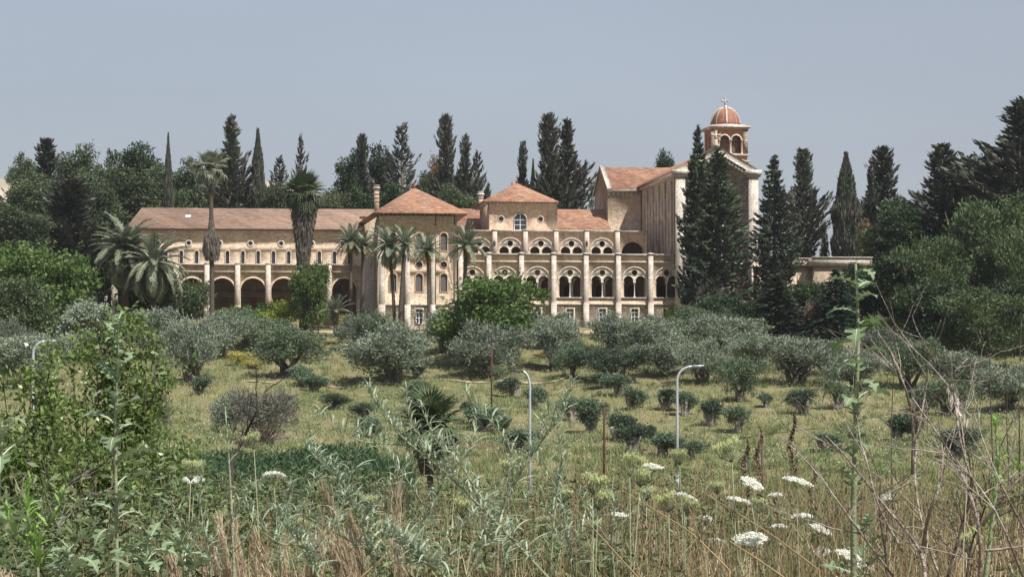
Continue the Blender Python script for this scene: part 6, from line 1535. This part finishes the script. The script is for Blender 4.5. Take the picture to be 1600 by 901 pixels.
dead_shrub('dark thin-twigged dead bush low between the two bigger dead shrubs', [[(1385, 905), (1385, 860), (1372, 800), (1378, 740)], [(1480, 905), (1500, 830), (1520, 760), (1512, 700)], [(1510, 905), (1516, 850), (1545, 780), (1560, 700)]], 7.2, 74, .008, 'dark_twig')
dead_shrub('leafless dark sapling standing before the light green pine', [[(1556, 905), (1553, 760), (1548, 640), (1546, 540), (1547, 490)]], 14, 75, .009, 'dark_twig', 3, 'bare_sapling')
dead_shrub('second leafless dark sapling nearer the open-branched dead shrub', [[(1395, 880), (1394, 760), (1392, 660), (1398, 560)]], 13, 76, .009, 'dark_twig', 3, 'bare_sapling')
dead_shrub('leafless sapling at the very edge of the photo', [[(1590, 880), (1594, 760), (1592, 620), (1596, 500)]], 15, 77, .010, 'dark_twig', 3, 'bare_sapling')
dead_shrub('slim leafless sapling between dead shrub and oat', [[(1560, 700), (1510, 900), (1512, 700), (1504, 580)]][:0] or [[(1600, 905), (1572, 700), (1574, 600), (1570, 540)]], 16, 78, .008, 'dark_twig', 3, 'bare_sapling')
dead_shrub('single bare black stick leaning before the reeds', [[(362, 722), (385, 675), (402, 640), (418, 602)]], 9, 79, .011, 'dark_twig', 2, 'bare_stick')
dead_shrub('tangle of dry purplish stems under the leafy shrub at the left', [[(60, 905), (70, 820), (100, 760), (130, 740)], [(70, 840), (40, 790), (20, 740)], [(60, 870), (110, 800), (150, 770)]], 8, 80, .007)
# long straw stems crossing at lower middle
def straw(label, pts_, D, seed):
    base = to_ground(*pts_[0], D); p = spath(pts_, D, .03, R_(seed)); g = G(); g.tube(np.vstack([base[None], p]) - base, np.linspace(.0035, .0018, len(p) + 1), 5)
    tag(link('straw_stem', g.mesh('straw_stem', MAT['straw'], True), None, tuple(base)), label, 'grass stem')
straw('long straw stem slanting across the bottom, nearest the small grey-white umbel', [(1000, 905), (950, 850), (900, 795)], 6, 1)
straw('long straw stem slanting below the silver weeds', [(560, 905), (610, 860), (700, 910)][:2] + [(572, 820)], 6.4, 2)
straw('long straw stem rising toward the loose white umbel', [(1140, 890), (1080, 830), (980, 770)], 7, 3)
straw('long straw stem crossing the widest white umbel', [(1280, 890), (1200, 830), (1100, 770)], 6.6, 4)
straw('long straw stem crossing under the triple umbel group', [(1230, 905), (1180, 870), (1140, 845)], 6, 5)
# dry oat
o = thing('dry_oat', 'pale dry oat with drooping spikelets above the starry green weed', 'grass', tuple(to_ground(1505, 860, 6.2))); b0_ = to_ground(1505, 860, 6.2)
pth = np.vstack([b0_[None], spath([(1505, 860), (1512, 740), (1500, 640), (1487, 600)], 6.2)]); g = G(); g.tube(pth - b0_, .0018, 5); link('stem', g.mesh('stem', MAT['oat'], True), o)
SP = lance('oat', .3, -1.2, .13)
rng = R_(90)
for i in range(26):
    t = .66 + .34 * i / 26; f_ = t * (len(pth) - 1.01); j = int(f_); q = pth[j] + (pth[j + 1] - pth[j]) * (f_ - j) + rng.normal(size=3) * (.012, .008, .004); s = rng.uniform(.028, .042)
    link('spikelet', SP, o, q - b0_, (rng.normal() * .3, rng.normal() * .3, rng.uniform(0, 6.28)), (s, s, s))
# dock stems
for px, top, lab in ((1238, 650, 'tall rusty dry dock spike below the broad olive'), (1186, 672, 'bushy rusty dock spike on the dark fence stake'), (1165, 690, 'thin dock spike left of the fence stake'), (1270, 735, 'low reddish dock spike above the white umbel')):
    rng = R_(px); D = 15; c = P(px, top, D); zb = float(gz(c.x, c.y)); o = thing('dock_plant', lab, 'wild plant', (c.x, c.y, zb), 0, 'dry dock spikes'); h = c.z - zb
    g = G(); g.tube([(0, 0, 0), (.02, 0, h * .5), (0, 0, h)], [.006, .005, .002], 5); link('stem', g.mesh('stem', MAT['twig'], True), o); k = 700; t = rng.random(k) ** .8
    g = G(); a = rng.uniform(0, 6.28, k); r = .045 * (1.1 - t) * rng.random(k); g.cards(np.stack([np.cos(a) * r + .02 * np.sin(t * 9), np.sin(a) * r, h * (.62 + .4 * t)], 1), rng.normal(size=(k, 3)) + (0, 0, 1), .02, .011, rng); link('seed_spike', g.mesh('seed_spike', MAT['dock_seed']), o)
# pink feathery grass plumes
for i, (px, py, w, lab) in enumerate(((628, 780, 34, 'feathery pinkish grass plume beside the young fan palm trunk'), (596, 800, 30, 'second pinkish plume leaning against the first'), (400, 850, 60, 'soft pink plume clump at the bottom under the lone white umbel'), (340, 880, 60, 'soft pink plume clump below the slender upright weed'), (520, 860, 44, 'soft pink plume low between silver weeds'), (30, 870, 40, 'soft pink dry plume clump at the bottom left corner'))):
    rng = R_(300 + i); D = 7.5; c = P(px, py, D); zb = float(gz(c.x, c.y)); h = c.z - zb; o = thing('grass_plume', lab, 'grass', (c.x, c.y, zb), 0, 'pinkish grass plumes'); g = G(); s = G()
    for k in range(12 if w > 40 else 5):
        bx, tx = rng.normal() * .05, rng.normal() * .05 - .05; hh = h * rng.uniform(.75, 1.1); q0, q1 = np.array([bx, rng.normal() * .05, 0]), np.array([bx + tx * 1.6, rng.normal() * .06, hh])
        s.tube([q0, (q0 + q1) / 2, q1], .0015, 4); n = 220; t = rng.random(n)[:, None]; p = q0 + (q1 - q0) * (.72 + .3 * t) + rng.normal(size=(n, 3)) * .008; g.cards(p, (q1 - q0) / hh + rng.normal(size=(n, 3)) * .22, .06, .0035, rng)
    link('stem', s.mesh('stem', MAT['straw'], True), o); link('plume', g.mesh('plume', MAT['pink_grass']), o)

# ================================================================ thin haze of the warm air
g = G(); g.box(-2300, 2300, -80, 3100, -64, 86)
m = bpy.data.materials.new('haze_air'); m.use_nodes = True; nt = m.node_tree; nt.nodes.remove(nt.nodes['Principled BSDF'])
pv_ = N(nt, 'ShaderNodeVolumePrincipled'); pv_.inputs['Density'].default_value = .00007; pv_.inputs['Color'].default_value = (.86, .91, 1, 1); pv_.inputs['Anisotropy'].default_value = .2
nt.links.new(pv_.outputs[0], nt.nodes['Material Output'].inputs['Volume'])
tag(link('haze', g.mesh('haze', m)), 'thin pale haze in the warm air over the whole valley', 'haze', None, 'stuff')
